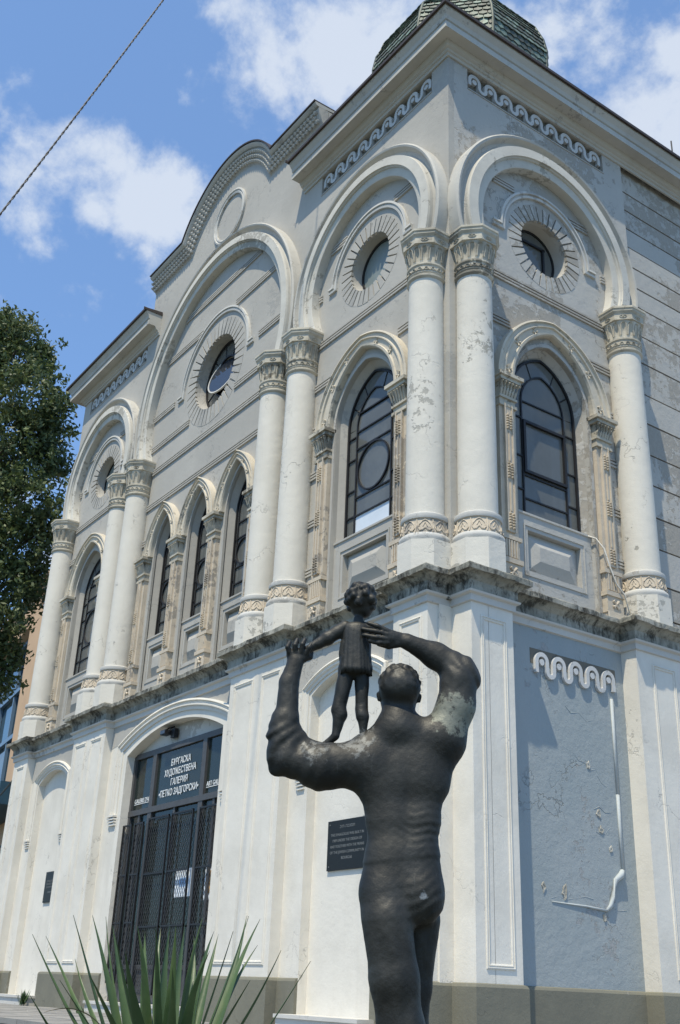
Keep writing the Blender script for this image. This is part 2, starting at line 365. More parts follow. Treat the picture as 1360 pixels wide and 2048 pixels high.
def link(name, data, parent=None, loc=None):
    o = bpy.data.objects.new(name, data); COL.objects.link(o)
    if parent is not None: o.parent = parent
    if loc is not None: o.location = loc
    return o
def obj(name, mb, mat, parent=None, smooth=False, loc=None):
    return link(name, mb.mesh(name, mat, smooth), parent, loc)
def empty(name, loc, label, cat, group=None, rz=0):
    o = bpy.data.objects.new(name, None); COL.objects.link(o); o.location = loc; o.rotation_euler = (0, 0, rz); o.empty_display_size = 0.3
    tag(o, label, cat, group); return o
def tag(o, label, cat, group=None):
    o['label'] = label; o['category'] = cat
    if group: o['group'] = group
    return o
def struct(o): o['kind'] = 'structure'; return o
def stuff(o): o['kind'] = 'stuff'; return o
def text_mb(body, size, xscale=1.0, depth=0.002, align='CENTER'):
    cu = bpy.data.curves.new('lettering', 'FONT'); cu.body = body; cu.size = size; cu.align_x = align; cu.extrude = depth
    o = bpy.data.objects.new('tmp', cu); COL.objects.link(o)
    bpy.context.view_layer.update()
    me = bpy.data.meshes.new_from_object(o.evaluated_get(bpy.context.evaluated_depsgraph_get()))
    vs = [(v.co.x * xscale, v.co.y, v.co.z) for v in me.vertices]; fs = [tuple(p.vertices) for p in me.polygons]
    bpy.data.objects.remove(o); bpy.data.curves.remove(cu); bpy.data.meshes.remove(me)
    return vs, fs
def put_text(mb, body, size, x, y, z, width=None, depth=0.002):
    vs, fs = text_mb(body, size, 1.0, depth)
    w = max(v[0] for v in vs) - min(v[0] for v in vs)
    k = (width / w) if width else 1.0
    mb.add([(x + v[0] * k, y - v[2], z + v[1]) for v in vs], fs)

def arc(cx, cz, r, a0, a1, n):
    return [(cx + r * math.cos(a0 + (a1 - a0) * i / n), cz + r * math.sin(a0 + (a1 - a0) * i / n)) for i in range(n + 1)]
def circle(cx, cz, r, n=64): return [(cx + r * math.cos(2 * PI * i / n), cz + r * math.sin(2 * PI * i / n)) for i in range(n)]
def pointed(uc, zs, a, rise, n=24):
    """two-centre pointed arch from (uc-a, zs) over the apex to (uc+a, zs)"""
    if rise <= a * 1.001: rise = a * 1.001
    R = (a * a + rise * rise) / (2 * a); e = R - a; t = math.acos(max(-1, min(1, e / R)))
    L = [(uc + e - R * math.cos(t * i / n), zs + R * math.sin(t * i / n)) for i in range(n + 1)]
    return L + [(2 * uc - x, z) for x, z in reversed(L[:-1])]
# ------------------------------------------------------------------ ground
g = MB(); g.add([(-400, -400, -0.86), (400, -400, -0.86), (400, 400, -0.86), (-400, 400, -0.86)], [(0, 1, 2, 3)])
ground = struct(obj('ground', g, 'ground'))
g = MB(); g.box(WORLD, -26, 14, -3.35, 30, -0.855, 0.285)
terrace = struct(obj('terrace', g, 'paving'))
# paving slabs of the terrace
slabs = {}
for i in range(22):
    for j in range(4):
        x0 = -18.5 + i * 0.95; y0 = -3.37 + j * 0.78
        key = (i * 3 + j) % 4
        if key not in slabs:
            m = MB(); m.frustum(WORLD, (0, 0.94, 0, 0.77), (0, 1, 0, 1), 0, 0) if False else None
            m = MB(); h = (0.300, 0.303, 0.306, 0.309)[key]
            m.box(WORLD, 0.0, 0.935, 0.0, 0.765, 0.24, h)
            slabs[key] = m.mesh('paving_slab', 'paving')
        link('paving_slab', slabs[key], terrace, (x0, y0, 0))

# ------------------------------------------------------------------ the gallery building
B = empty('gallery_building', (0, 0, 0), 'ornate grey and white corner building with round arches, behind the bronze statue', 'building')
W = 14.93
U0, SB, SP = 0.35, 3.36, 0.888                     # first column, side bay, pair spacing
UF = [0.35, 3.71, 4.60, 10.20, 11.09, 14.45]
UM = 7.40
SIDE_C = [2.03, 12.77]
ZSP = 11.24                                         # springing of the big arches
RW = dict(side=(12.0, 0.53, 0.81), mid=(12.42, 0.83, 1.2))

def window_opening(uc, a=0.78, zb=5.82, zs=9.1, rise=0.95): return [(uc - a, zb)] + pointed(uc, zs, a, rise) + [(uc + a, zb)]
T_C = [UM - 1.49, UM, UM + 1.49]
def topening(uc): return window_opening(uc, 0.44, 5.82, 8.85, 0.82)
# upper front wall with its curved pediment
PR, PZ = 2.17, 15.70
SH = 16.74
aa = math.asin((SH - PZ) / PR)
ARC = [(UM - PR * math.cos(aa + (PI - 2 * aa) * i / 40), PZ + PR * math.sin(aa + (PI - 2 * aa) * i / 40)) for i in range(41)]
outer = [(-0.0, 5.7), (W, 5.7), (W, 15.3), (11.05, 15.3), (11.05, SH)] + list(reversed(ARC)) + [(3.75, SH), (3.75, 15.3), (0, 15.3)]
FRZ = [(0.42, 3.66), (11.14, 14.5)]
def rect(u0, u1, z0, z1): return [(u0, z0), (u1, z0), (u1, z1), (u0, z1)]
holes = [window_opening(c) for c in SIDE_C] + [topening(c) for c in T_C]
holes += [circle(c, 12.0, 0.81) for c in SIDE_C] + [circle(UM, 12.42, 1.2, 80)] + [rect(a, b, 14.48, 14.93) for a, b in FRZ]
m = MB(); m.plate(FRONT, outer, holes, -0.12, 0.0); obj('upper_front_wall', m, 'wall', B)
# upper side wall: corner bay, then the coursed wall
m = MB(); m.plate(RIGHT, [(0.1195, 5.7), (4.2, 5.7), (4.2, 15.3), (0.1195, 15.3)], [window_opening(2.03), circle(2.06, 12.0, 0.81), rect(0.42, 3.70, 14.48, 14.93)], -0.12, 0.0)
obj('upper_side_wall', m, 'wall_side', B)
m = MB(); m.box(RIGHT, 4.19, 12.0, -0.4, -0.20, 5.7, 15.3); obj('side_wall_core', m, 'frieze_dark', B)
zc = [5.72, 6.16, 6.71, 7.33, 7.88, 8.45, 9.01, 9.6, 10.16, 10.79, 11.35, 11.95, 12.36, 12.78, 13.2, 13.62, 14.04, 14.46, 15.2]
for z0, z1 in zip(zc[:-1], zc[1:]):
    m = MB(); m.box(RIGHT, 4.19, 12.0, -0.199, -0.09 + random.uniform(-0.004, 0.004), z0 + 0.016, z1 - 0.014); obj('render_course', m, 'wall_side', B)

def ray_window(fr, uc, zc, r0, r1, n, mat, small=True):
    m = MB(); m.plate(fr, circle(uc, zc, r1 + 0.01, 72), [circle(uc, zc, r0, 48)], -0.12, -0.045); w = obj('round_window', m, mat, B)
    for i in range(n):
        a0 = 2 * PI * (i + 0.17) / n; a1 = 2 * PI * (i + 0.83) / n
        e = random.uniform(-0.02, 0.02)
        ra = r0 - 0.004
        p = [(uc + ra * math.cos(a0), zc + ra * math.sin(a0)), (uc + (r1 + 0.004) * math.cos(a0 - .02), zc + (r1 + 0.004) * math.sin(a0 - .02)), (uc + (r1 + 0.004) * math.cos(a1 + .02), zc + (r1 + 0.004) * math.sin(a1 + .02)), (uc + ra * math.cos(a1), zc + ra * math.sin(a1))]
        q = MB(); q.plate(fr, p, (), -0.05, 0.004 + e * 0.15); obj('ray_block', q, mat, w)
    # reveal
    c0, c1 = circle(uc, zc, r0, 48), circle(uc, zc, r0 - 0.03, 48)
    q = MB(); q.loft(fr, c0, c1, [(0, -0.118), (1, -0.34)], True); obj('reveal', q, 'wall', w, 30)
    return w
def hood_mould(fr, uc, zc, r, ret, mat='trim'):
    """moulding over a round window with short level returns"""
    A = [(uc - r - ret, zc - 0.02), (uc - r, zc - 0.02)] + arc(uc, zc, r, PI, 0, 40)[1:-1] + [(uc + r, zc - 0.02), (uc + r + ret, zc - 0.02)]
    m = MB(); m.loft(fr, offset2(A, 0.055), offset2(A, -0.055), [(0, 0), (0, 0.055), (0.35, 0.06), (0.42, 0.03), (0.6, 0.03), (0.68, 0.045), (1, 0.04), (1, 0)])
    return obj('hood_moulding', m, mat, B)
rw = ray_window(FRONT, SIDE_C[0], 12.0, 0.53, 0.81, 32, 'wall')
rw2 = ray_window(FRONT, SIDE_C[1], 12.0, 0.53, 0.81, 32, 'wall')
rwm = ray_window(FRONT, UM, 12.42, 0.83, 1.2, 40, 'wall')
rws = ray_window(RIGHT, 2.06, 12.0, 0.53, 0.81, 32, 'wall_side')
for w, c, fr in ((rw, SIDE_C[0], FRONT), (rw2, SIDE_C[1], FRONT)):
    m = MB(); m.plate(fr, circle(c, 12.0, 0.51, 40), (), -0.26, -0.235); obj('shutter_panel', m, 'shut', w)
    m = MB(); m.ribbon(fr, circle(c, 12.0, 0.485, 40), 0.02, -0.24, -0.21, True); obj('frame', m, 'iron', w, 30)
m = MB(); m.plate(RIGHT, circle(2.06, 12.0, 0.51, 40), (), -0.30, -0.29); obj('pane', m, 'glass', rws)
m = MB(); m.ribbon(RIGHT, circle(2.06, 12.0, 0.49, 40), 0.02, -0.30, -0.27, True)
m.box(RIGHT, 1.78, 2.34, -0.285, -0.25, 12.22, 12.26).box(RIGHT, 2.28, 2.32, -0.285, -0.25, 11.55, 12.25).box(RIGHT, 1.78, 1.82, -0.285, -0.25, 11.6, 12.25); obj('frame', m, 'iron', rws)
hood_mould(FRONT, SIDE_C[0], 12.0, 0.99, 0.16); hood_mould(FRONT, SIDE_C[1], 12.0, 0.99, 0.16)
hood_mould(FRONT, UM, 12.42, 1.38, 0.2); hood_mould(RIGHT, 2.06, 12.0, 0.97, 0.2)
# middle round window: spoked frame round a tilting mirror-bright disc
m = MB(); m.ribbon(FRONT, circle(UM, 12.42, 0.79, 56), 0.025, -0.30, -0.24, True)
for k in range(10):
    a = 2 * PI * (k + 0.3) / 10; m.tube([FRONT(UM + 0.42 * math.cos(a), -0.27, 12.42 + 0.42 * math.sin(a)), FRONT(UM + 0.8 * math.cos(a), -0.27, 12.42 + 0.8 * math.sin(a))], 0.014)
m.ribbon(FRONT, circle(UM, 12.42, 0.45, 48), 0.02, -0.29, -0.25, True); obj('frame', m, 'iron', rwm, 30)
for k in range(10):
    a0 = 2 * PI * (k + 0.3) / 10; pts = arc(UM, 12.42, 0.79, a0, a0 + 2 * PI / 10, 5) + list(reversed(arc(UM, 12.42, 0.45, a0, a0 + 2 * PI / 10, 5)))
    q = MB(); q.plate(FRONT, pts, (), -0.285, -0.275); obj('pane', q, 'glass', rwm)
disc = MB(); disc.plate(FRONT, circle(0, 0, 0.455, 48), (), -0.01, 0.0); dk = obj('tilting_pane', disc, 'sky_glass', rwm)
dk.location = FRONT(UM, -0.20, 12.42); dk.rotation_euler = (math.radians(-14), 0, math.radians(8))
rim = MB(); rim.ribbon(FRONT, circle(0, 0, 0.46, 48), 0.014, -0.02, 0.012, True); rk = obj('pane_rim', rim, 'trim', rwm, 30); rk.location = dk.location; rk.rotation_euler = dk.rotation_euler

# big moulded arches
def archivolt(fr, uc, zc, rin, rout, mat='arch'):
    zs = ZSP - 0.01
    def pts(r):
        a = math.asin((zs - zc) / r); return arc(uc, zc, r, PI - a, a, 56)
    A, Bc = pts(rout), pts(rin)
    prof = [(0, 0.0), (0, 0.20), (0.05, 0.225), (0.11, 0.215), (0.14, 0.17), (0.20, 0.12), (0.30, 0.115), (0.36, 0.15), (0.38, 0.20), (0.40, 0.235), (0.70, 0.245), (0.705, 0.215), (0.74, 0.205), (0.75, 0.175), (0.96, 0.17), (1.0, 0.16), (1.0, 0.0)]
    m = MB(); m.loft(fr, A, Bc, prof[8:]); r = obj('moulded_arch', m, mat, B, 25)
    m = MB(); m.loft(fr, A, Bc, prof[:9]); obj('outer_moulding', m, 'cornice' if fr is FRONT else 'cornice', r, 25); return r
archivolt(FRONT, SIDE_C[0], 11.93, 1.49, 2.03); archivolt(FRONT, SIDE_C[1], 11.93, 1.49, 2.03)
archivolt(FRONT, UM, 12.25, 2.79, 3.30); archivolt(RIGHT, 2.03, 11.90, 1.47, 2.06)

# string courses: three fine fillets, broken by everything in front of them
def fillets(fr, z, spans, mat):
    for (a, b) in spans:
        if b - a < 0.05: continue
        m = MB(); m.box(fr, a + 0.002, b - 0.002, -0.002, 0.004, z - 0.04, z + 0.08)
        for k in range(3): m.box(fr, a, b, -0.002, 0.03, z + 0.06 - k * 0.056, z + 0.092 - k * 0.056)
        obj('string_course', m, mat, B)
def cut(spans, a, b):
    out = []
    for (p, q) in spans:
        if b <= p or a >= q: out.append((p, q))
        else:
            if a > p: out.append((p, a))
            if b < q: out.append((b, q))
    return out
def chord(r, dz): return math.sqrt(max(0, r * r - dz * dz))
ZL = [6.0 + 0.0, 6.75, 7.6, 8.45, 9.3, 10.13, 10.97]
def bay_strings(fr, uc, ul, ur, hw_arch, zc_arch, rwz, rwr, mid, mat):
    lo, hi = min(ul, ur), max(ul, ur)
    for z in ZL:
        sp = [(lo + 0.1, hi - 0.1)]
        if mid:
            if z < 8.85: sp = cut(sp, UM - 2.47, UM + 2.47)
            elif z < 9.95:
                for c in T_C:
                    h = 0.78 * math.sqrt(max(0, 1 - ((z - 8.85) / 1.12) ** 2)) if z < 9.97 else 0; sp = cut(sp, c - h, c + h)
        else:
            if z < 9.15: sp = cut(sp, uc - 1.2, uc + 1.2)
            else:
                h = 1.22 * math.sqrt(max(0, 1 - ((z - 9.1) / 1.4) ** 2)); sp = cut(sp, uc - h, uc + h)
        fillets(fr, z, sp, mat)
    for z in ([rwz - 0.02, 12.85] if not mid else [11.6, rwz - 0.02, 13.72, 14.5]):
        h = chord(hw_arch, z - zc_arch) - 0.02; sp = [(uc - h, uc + h)]
        d = z - rwz
        if abs(d) < 0.1: sp = cut(sp, uc - rwr - 0.35, uc + rwr + 0.35)
        elif d > 0 and d < rwr: x = chord(rwr + 0.06, d); sp = cut(sp, uc - x, uc + x)
        elif d < 0 and -d < (1.25 if mid else 0.86): x = chord(1.25 if mid else 0.86, d); sp = cut(sp, uc - x, uc + x)
        fillets(fr, z, sp, mat)
bay_strings(FRONT, SIDE_C[0], UF[0], UF[1], 1.49, 11.93, 12.0, 1.02, False, 'wall')
bay_strings(FRONT, SIDE_C[1], UF[4], UF[5], 1.49, 11.93, 12.0, 1.02, False, 'wall')
bay_strings(FRONT, UM, UF[2], UF[3], 2.79, 12.25, 12.42, 1.42, True, 'wall')
bay_strings(RIGHT, 2.03, 0.35, 3.70, 1.47, 11.90, 12.0, 1.0, False, 'wall_side')

# ------------------------------------------------------------------ pointed windows
def jamb_pilaster(fr, uc, hw, zc0, zc1, side=0):
    m = MB(); m.box(fr, uc - hw, uc + hw, 0.0, 0.085, 5.82, zc0)
    t = hw * 0.52
    m.box(fr, uc - t, uc + t, 0.085, 0.115, 6.62, zc0)
    m.box(fr, uc - t, uc - t + 0.022, 0.115, 0.13, 6.62, zc0); m.box(fr, uc + t - 0.022, uc + t, 0.115, 0.13, 6.62, zc0)
    zz = 6.78
    while zz < zc0 - 0.1:                           # rosettes along the shaft
        for k in range(6):
            dz = (k - 2.5) * 0.042; s = 0.032 * (1 - abs(k - 2.5) / 5) + 0.01
            for sg in (-1, 1): m.frustum(fr, (uc + sg * 0.03 - s, uc + sg * 0.03 + s, zz + dz - 0.017, zz + dz + 0.017), (uc + sg * 0.03 - s * 0.4, uc + sg * 0.03 + s * 0.4, zz + dz - 0.006, zz + dz + 0.006), 0.115, 0.15)
        m.box(fr, uc - 0.012, uc + 0.012, 0.115, 0.13, zz + 0.15, min(zc0 - 0.15, zz + 0.62))
        zz += 0.78
    p = obj('window_pilaster', m, 'beige', B)
    # base
    b = MB(); b.box(fr, uc - hw - 0.03, uc + hw + 0.03, 0.0, 0.125, 6.5, 6.56); b.box(fr, uc - hw + 0.01, uc + hw - 0.01, 0.0, 0.105, 6.22, 6.5)
    for k in range(5): b.box(fr, uc - hw + 0.03 + k * (2 * hw - 0.06) / 5, uc - hw + 0.03 + k * (2 * hw - 0.06) / 5 + 0.028, 0.105, 0.122, 6.24, 6.49)
    b.box(fr, uc - hw - 0.035, uc + hw + 0.035, 0.0, 0.135, 6.15, 6.22); b.box(fr, uc - hw - 0.015, uc + hw + 0.015, 0.0, 0.115, 5.9, 6.15)
    for k in range(4): 
        a = PI / 4 + k * PI / 2; b.tube([fr(uc, 0.125, 6.03), fr(uc + 0.075 * math.cos(a), 0.125, 6.03 + 0.075 * math.sin(a))], [0.012, 0.028], 5)
    b.frustum(fr, (uc - hw - 0.05, uc + hw + 0.05, 5.76, 5.9), (uc - hw - 0.03, uc + hw + 0.03, 5.8, 5.9), 0.14, 0.15)
    obj('base', b, 'beige', p)
    # capital: ring, bell with curling leaves, abacus
    c = MB(); h = zc1 - zc0
    c.box(fr, uc - hw - 0.02, uc + hw + 0.02, 0, 0.125, zc0 - 0.03, zc0 + 0.02)
    c.box(fr, uc - hw, uc + hw, 0, 0.1, zc0 + 0.02, zc0 + 0.1)
    c.box(fr, uc - hw - 0.02, uc + hw + 0.02, 0, 0.13, zc0 + 0.1, zc0 + 0.14)
    for k in range(6):
        x = uc - hw + (k + 0.5) * 2 * hw / 6; lean = (x - uc) * 0.28
        c.tube([fr(x, 0.10, zc0 + 0.14), fr(x + lean * 0.3, 0.125, zc0 + h * 0.45), fr(x + lean, 0.185, zc0 + h * 0.72), fr(x + lean * 1.1, 0.205, zc0 + h * 0.66)], [0.026, 0.03, 0.026, 0.012], 5)
    c.box(fr, uc - hw, uc + hw, 0, 0.105, zc0 + 0.14, zc0 + h * 0.75)
    c.box(fr, uc - hw - 0.05, uc + hw + 0.05, 0, 0.19, zc0 + h * 0.76, zc0 + h * 0.88)
    c.box(fr, uc - hw - 0.08, uc + hw + 0.08, 0, 0.225, zc0 + h * 0.88, zc1)
    obj('capital', c, 'capital', p)

def pointed_hood(fr, uc, zs, ai, ri, ao, ro):
    A, Bc = pointed(uc, zs, ao, ro, 20), pointed(uc, zs, ai, ri, 20)
    m = MB(); m.loft(fr, A, Bc, [(0, 0), (0, 0.14), (0.10, 0.15), (0.14, 0.115), (0.32, 0.115), (0.36, 0.135), (0.42, 0.135), (0.45, 0.105), (0.78, 0.10), (0.82, 0.125), (0.94, 0.12), (1, 0.09), (1.0, 0.0)])
    # little carved sprigs
    for i in (2, 9, 15, 25, 31, 38):
        a, b = A[i], Bc[i]; cx, cz = a[0] + (b[0] - a[0]) * 0.62, a[1] + (b[1] - a[1]) * 0.62
        for k in range(5):
            t = 2 * PI * k / 5; m.tube([fr(cx, 0.10, cz), fr(cx + 0.05 * math.cos(t), 0.118, cz + 0.07 * math.sin(t))], [0.008, 0.018], 5)
    return obj('pointed_hood', m, 'cream', B)

def sash(fr, uc, zb, zs, a, rise, b, midbars, sidebars, circ=None, vent=None, board=False, w=-0.2, curtain=None, inset=0.05):
    """iron framed pointed window; panes between the bars"""
    out = [(uc - a, zb)] + pointed(uc, zs, a, rise, 14) + [(uc + a, zb)]
    ai = a - b; inn = [(uc - ai, zb)] + pointed(uc, zs - 0.02, ai, rise - b * 1.25, 14) + [(uc + ai, zb)]
    m = MB(); m.ribbon(fr, offset2(out, -0.016), 0.018, w - 0.02, w + 0.03); m.ribbon(fr, inn, 0.013, w - 0.01, w + 0.02)
    m.box(fr, uc - a, uc + a, w - 0.02, w + 0.03, zb - 0.015, zb + 0.02)
    for z in midbars: m.box(fr, uc - ai, uc + ai, w - 0.01, w + 0.018, z - 0.012, z + 0.012)
    for z in sidebars:
        m.box(fr, uc - a, uc - ai, w - 0.01, w + 0.018, z - 0.011, z + 0.011); m.box(fr, uc + ai, uc + a, w - 0.01, w + 0.018, z - 0.011, z + 0.011)
    for t in (0.42, 0.78):
        k = int(14 * t); 
        for kk in (1 + k, len(out) - 2 - k): m.tube([fr(*_i(out[kk], w)), fr(*_i(inn[kk], w))], 0.011, 4)
    if circ: m.ribbon(fr, circle(uc, circ[0], circ[1], 36), 0.013, w, w + 0.03, True)
    if vent:
        z0, z1 = vent; u0, u1 = uc - ai + 0.03, uc + ai - 0.02
        m.ribbon(fr, rect(u0, u1, z0, z1), 0.022, w, w + 0.045, True)
    f = obj('arched_window', m, 'iron', B)
    zl = [zb] + sorted(midbars) 
    for z0, z1 in zip(zl[:-1], zl[1:]):
        q = MB(); q.plate(fr, rect(uc - ai, uc + ai, z0, z1), (), w - 0.012, w - 0.004)
        obj('pane', q, 'board' if (board and z0 == zb) else 'glass', f)
    q = MB(); q.plate(fr, [(uc - ai, zl[-1])] + inn[1:-1] + [(uc + ai, zl[-1])], (), w - 0.012, w - 0.004); obj('pane', q, 'glass', f)
    zl = [zb] + sorted(sidebars) + [zs - 0.02]
    for z0, z1 in zip(zl[:-1], zl[1:]):
        for s in (-1, 1):
            u0, u1 = sorted((uc + s * ai, uc + s * a)); q = MB(); q.plate(fr, rect(u0, u1, z0, z1), (), w - 0.012, w - 0.004); obj('pane', q, 'glass', f)
    for sl in (slice(1, 16), slice(15, 30)):
        q = MB(); q.plate(fr, out[sl] + list(reversed(inn[sl])), (), w - 0.012, w - 0.004); obj('pane', q, 'glass', f)
    if curtain:
        for (u0, u1, z0, z1) in curtain:
            q = MB(); n = 18
            A = [(u0 + (u1 - u0) * i / n, z0) for i in range(n + 1)]
            vs = []
            for i in range(n + 1):
                wv = w - 0.14 + 0.02 * math.sin(i * 1.9) + 0.01 * math.sin(i * 0.7)
                vs += [fr(A[i][0], wv, z0), fr(A[i][0] + 0.01 * math.sin(i), wv, z1)]
            q.add(vs, [(2 * i, 2 * i + 2, 2 * i + 3, 2 * i + 1) for i in range(n)]); obj('curtain', q, 'curtain', f, True)
    return f
def _i(p, w): return (p[0], w, p[1])

def inner_surround(fr, uc, a_o, zs, rise, a_s, zb, zs_s, rise_s, mat, pz=(6.22, 6.84), phw=0.54, w=-0.06):
    """splayed reveal from wall opening to sash, and the panelled apron below"""
    op = [(uc - a_o, 5.82)] + pointed(uc, zs, a_o, rise, 14) + [(uc + a_o, 5.82)]
    inn = [(uc - a_s, 5.82)] + pointed(uc, zs_s, a_s, rise_s, 14) + [(uc + a_s, 5.82)]
    m = MB(); m.loft(fr, op, inn, [(0, 0.0), (0.0, -0.05), (1, -0.215)]); m.loft(fr, offset2(op, 0.045), offset2(op, -0.015), [(0, 0), (0, 0.02), (1, 0.02), (1, -0.03)])
    r = obj('window_reveal', m, mat, B)
    m = MB(); m.plate(fr, [(uc - a_o, 5.82), (uc + a_o, 5.82), (uc + a_o, zb - 0.015), (uc - a_o, zb - 0.015)], [rect(uc - phw, uc + phw, *pz)], w - 0.12, w)
    m.frustum(fr, (uc - phw, uc + phw, pz[0], pz[1]), (uc - phw * 0.55, uc + phw * 0.55, pz[0] + 0.2, pz[1] - 0.2), w - 0.10, w - 0.01)
    m.ribbon(fr, rect(uc - phw - 0.07, uc + phw + 0.07, pz[0] - 0.07, pz[1] + 0.07), 0.012, w, w + 0.014, True)
    m.frustum(fr, (uc - a_o, uc + a_o, zb - 0.06, zb - 0.014), (uc - a_o, uc + a_o, zb - 0.05, zb - 0.02), w, w + 0.02)
    m.box(fr, uc - a_o, uc + a_o, -0.24, w, zb - 0.02, zb - 0.012)
    obj('apron_panel', m, mat, B)

MIDB = [7.49, 7.80, 8.66, 8.97, 9.3]
for fr, uc, mat, kind in ((FRONT, SIDE_C[0], 'wall', 0), (FRONT, SIDE_C[1], 'wall', 1), (RIGHT, 2.03, 'wall_side', 2)):
    for s in (-1, 1): jamb_pilaster(fr, uc + s * 1.02, 0.155, 8.62, 9.1)
    pointed_hood(fr, uc, 9.1, 0.86, 1.14, 1.21, 1.36)
    inner_surround(fr, uc, 0.80, 9.1, 0.97, 0.70, 7.12, 9.06, 0.88, mat)
    if kind == 0: sash(fr, uc, 7.12, 9.06, 0.69, 0.87, 0.24, MIDB, [7.5, 7.95, 8.5, 8.9], (8.23, 0.40), None, True, curtain=[(1.9, 2.42, 7.1, 9.0), (1.62, 1.80, 7.1, 8.8)])
    elif kind == 1: sash(fr, uc, 7.12, 9.06, 0.69, 0.87, 0.24, MIDB, [7.5, 7.95, 8.5, 8.9], (8.23, 0.40), None, False)
    else: sash(fr, uc, 7.12, 9.06, 0.69, 0.87, 0.24, [7.42, 7.8, 8.72, 9.05], [7.55, 8.1, 8.75], None, (7.86, 8.7), False, curtain=[(1.5, 1.98, 7.1, 9.3), (2.34, 2.66, 7.1, 9.2)])
for c in (T_C[0] - 0.745, T_C[0] + 0.745, T_C[1] + 0.745, T_C[2] + 0.745): jamb_pilaster(FRONT, c, 0.148, 8.38, 8.85)
for c in T_C:
    pointed_hood(FRONT, c, 8.85, 0.47, 0.90, 0.735, 1.09)
    inner_surround(FRONT, c, 0.44, 8.85, 0.82, 0.38, 7.10, 8.8, 0.76, 'wall', phw=0.27)
    sash(FRONT, c, 7.10, 8.8, 0.37, 0.75, 0.10, [7.4, 7.72, 8.3, 8.62], [7.5, 7.9, 8.3], (8.0, 0.25), None, False)

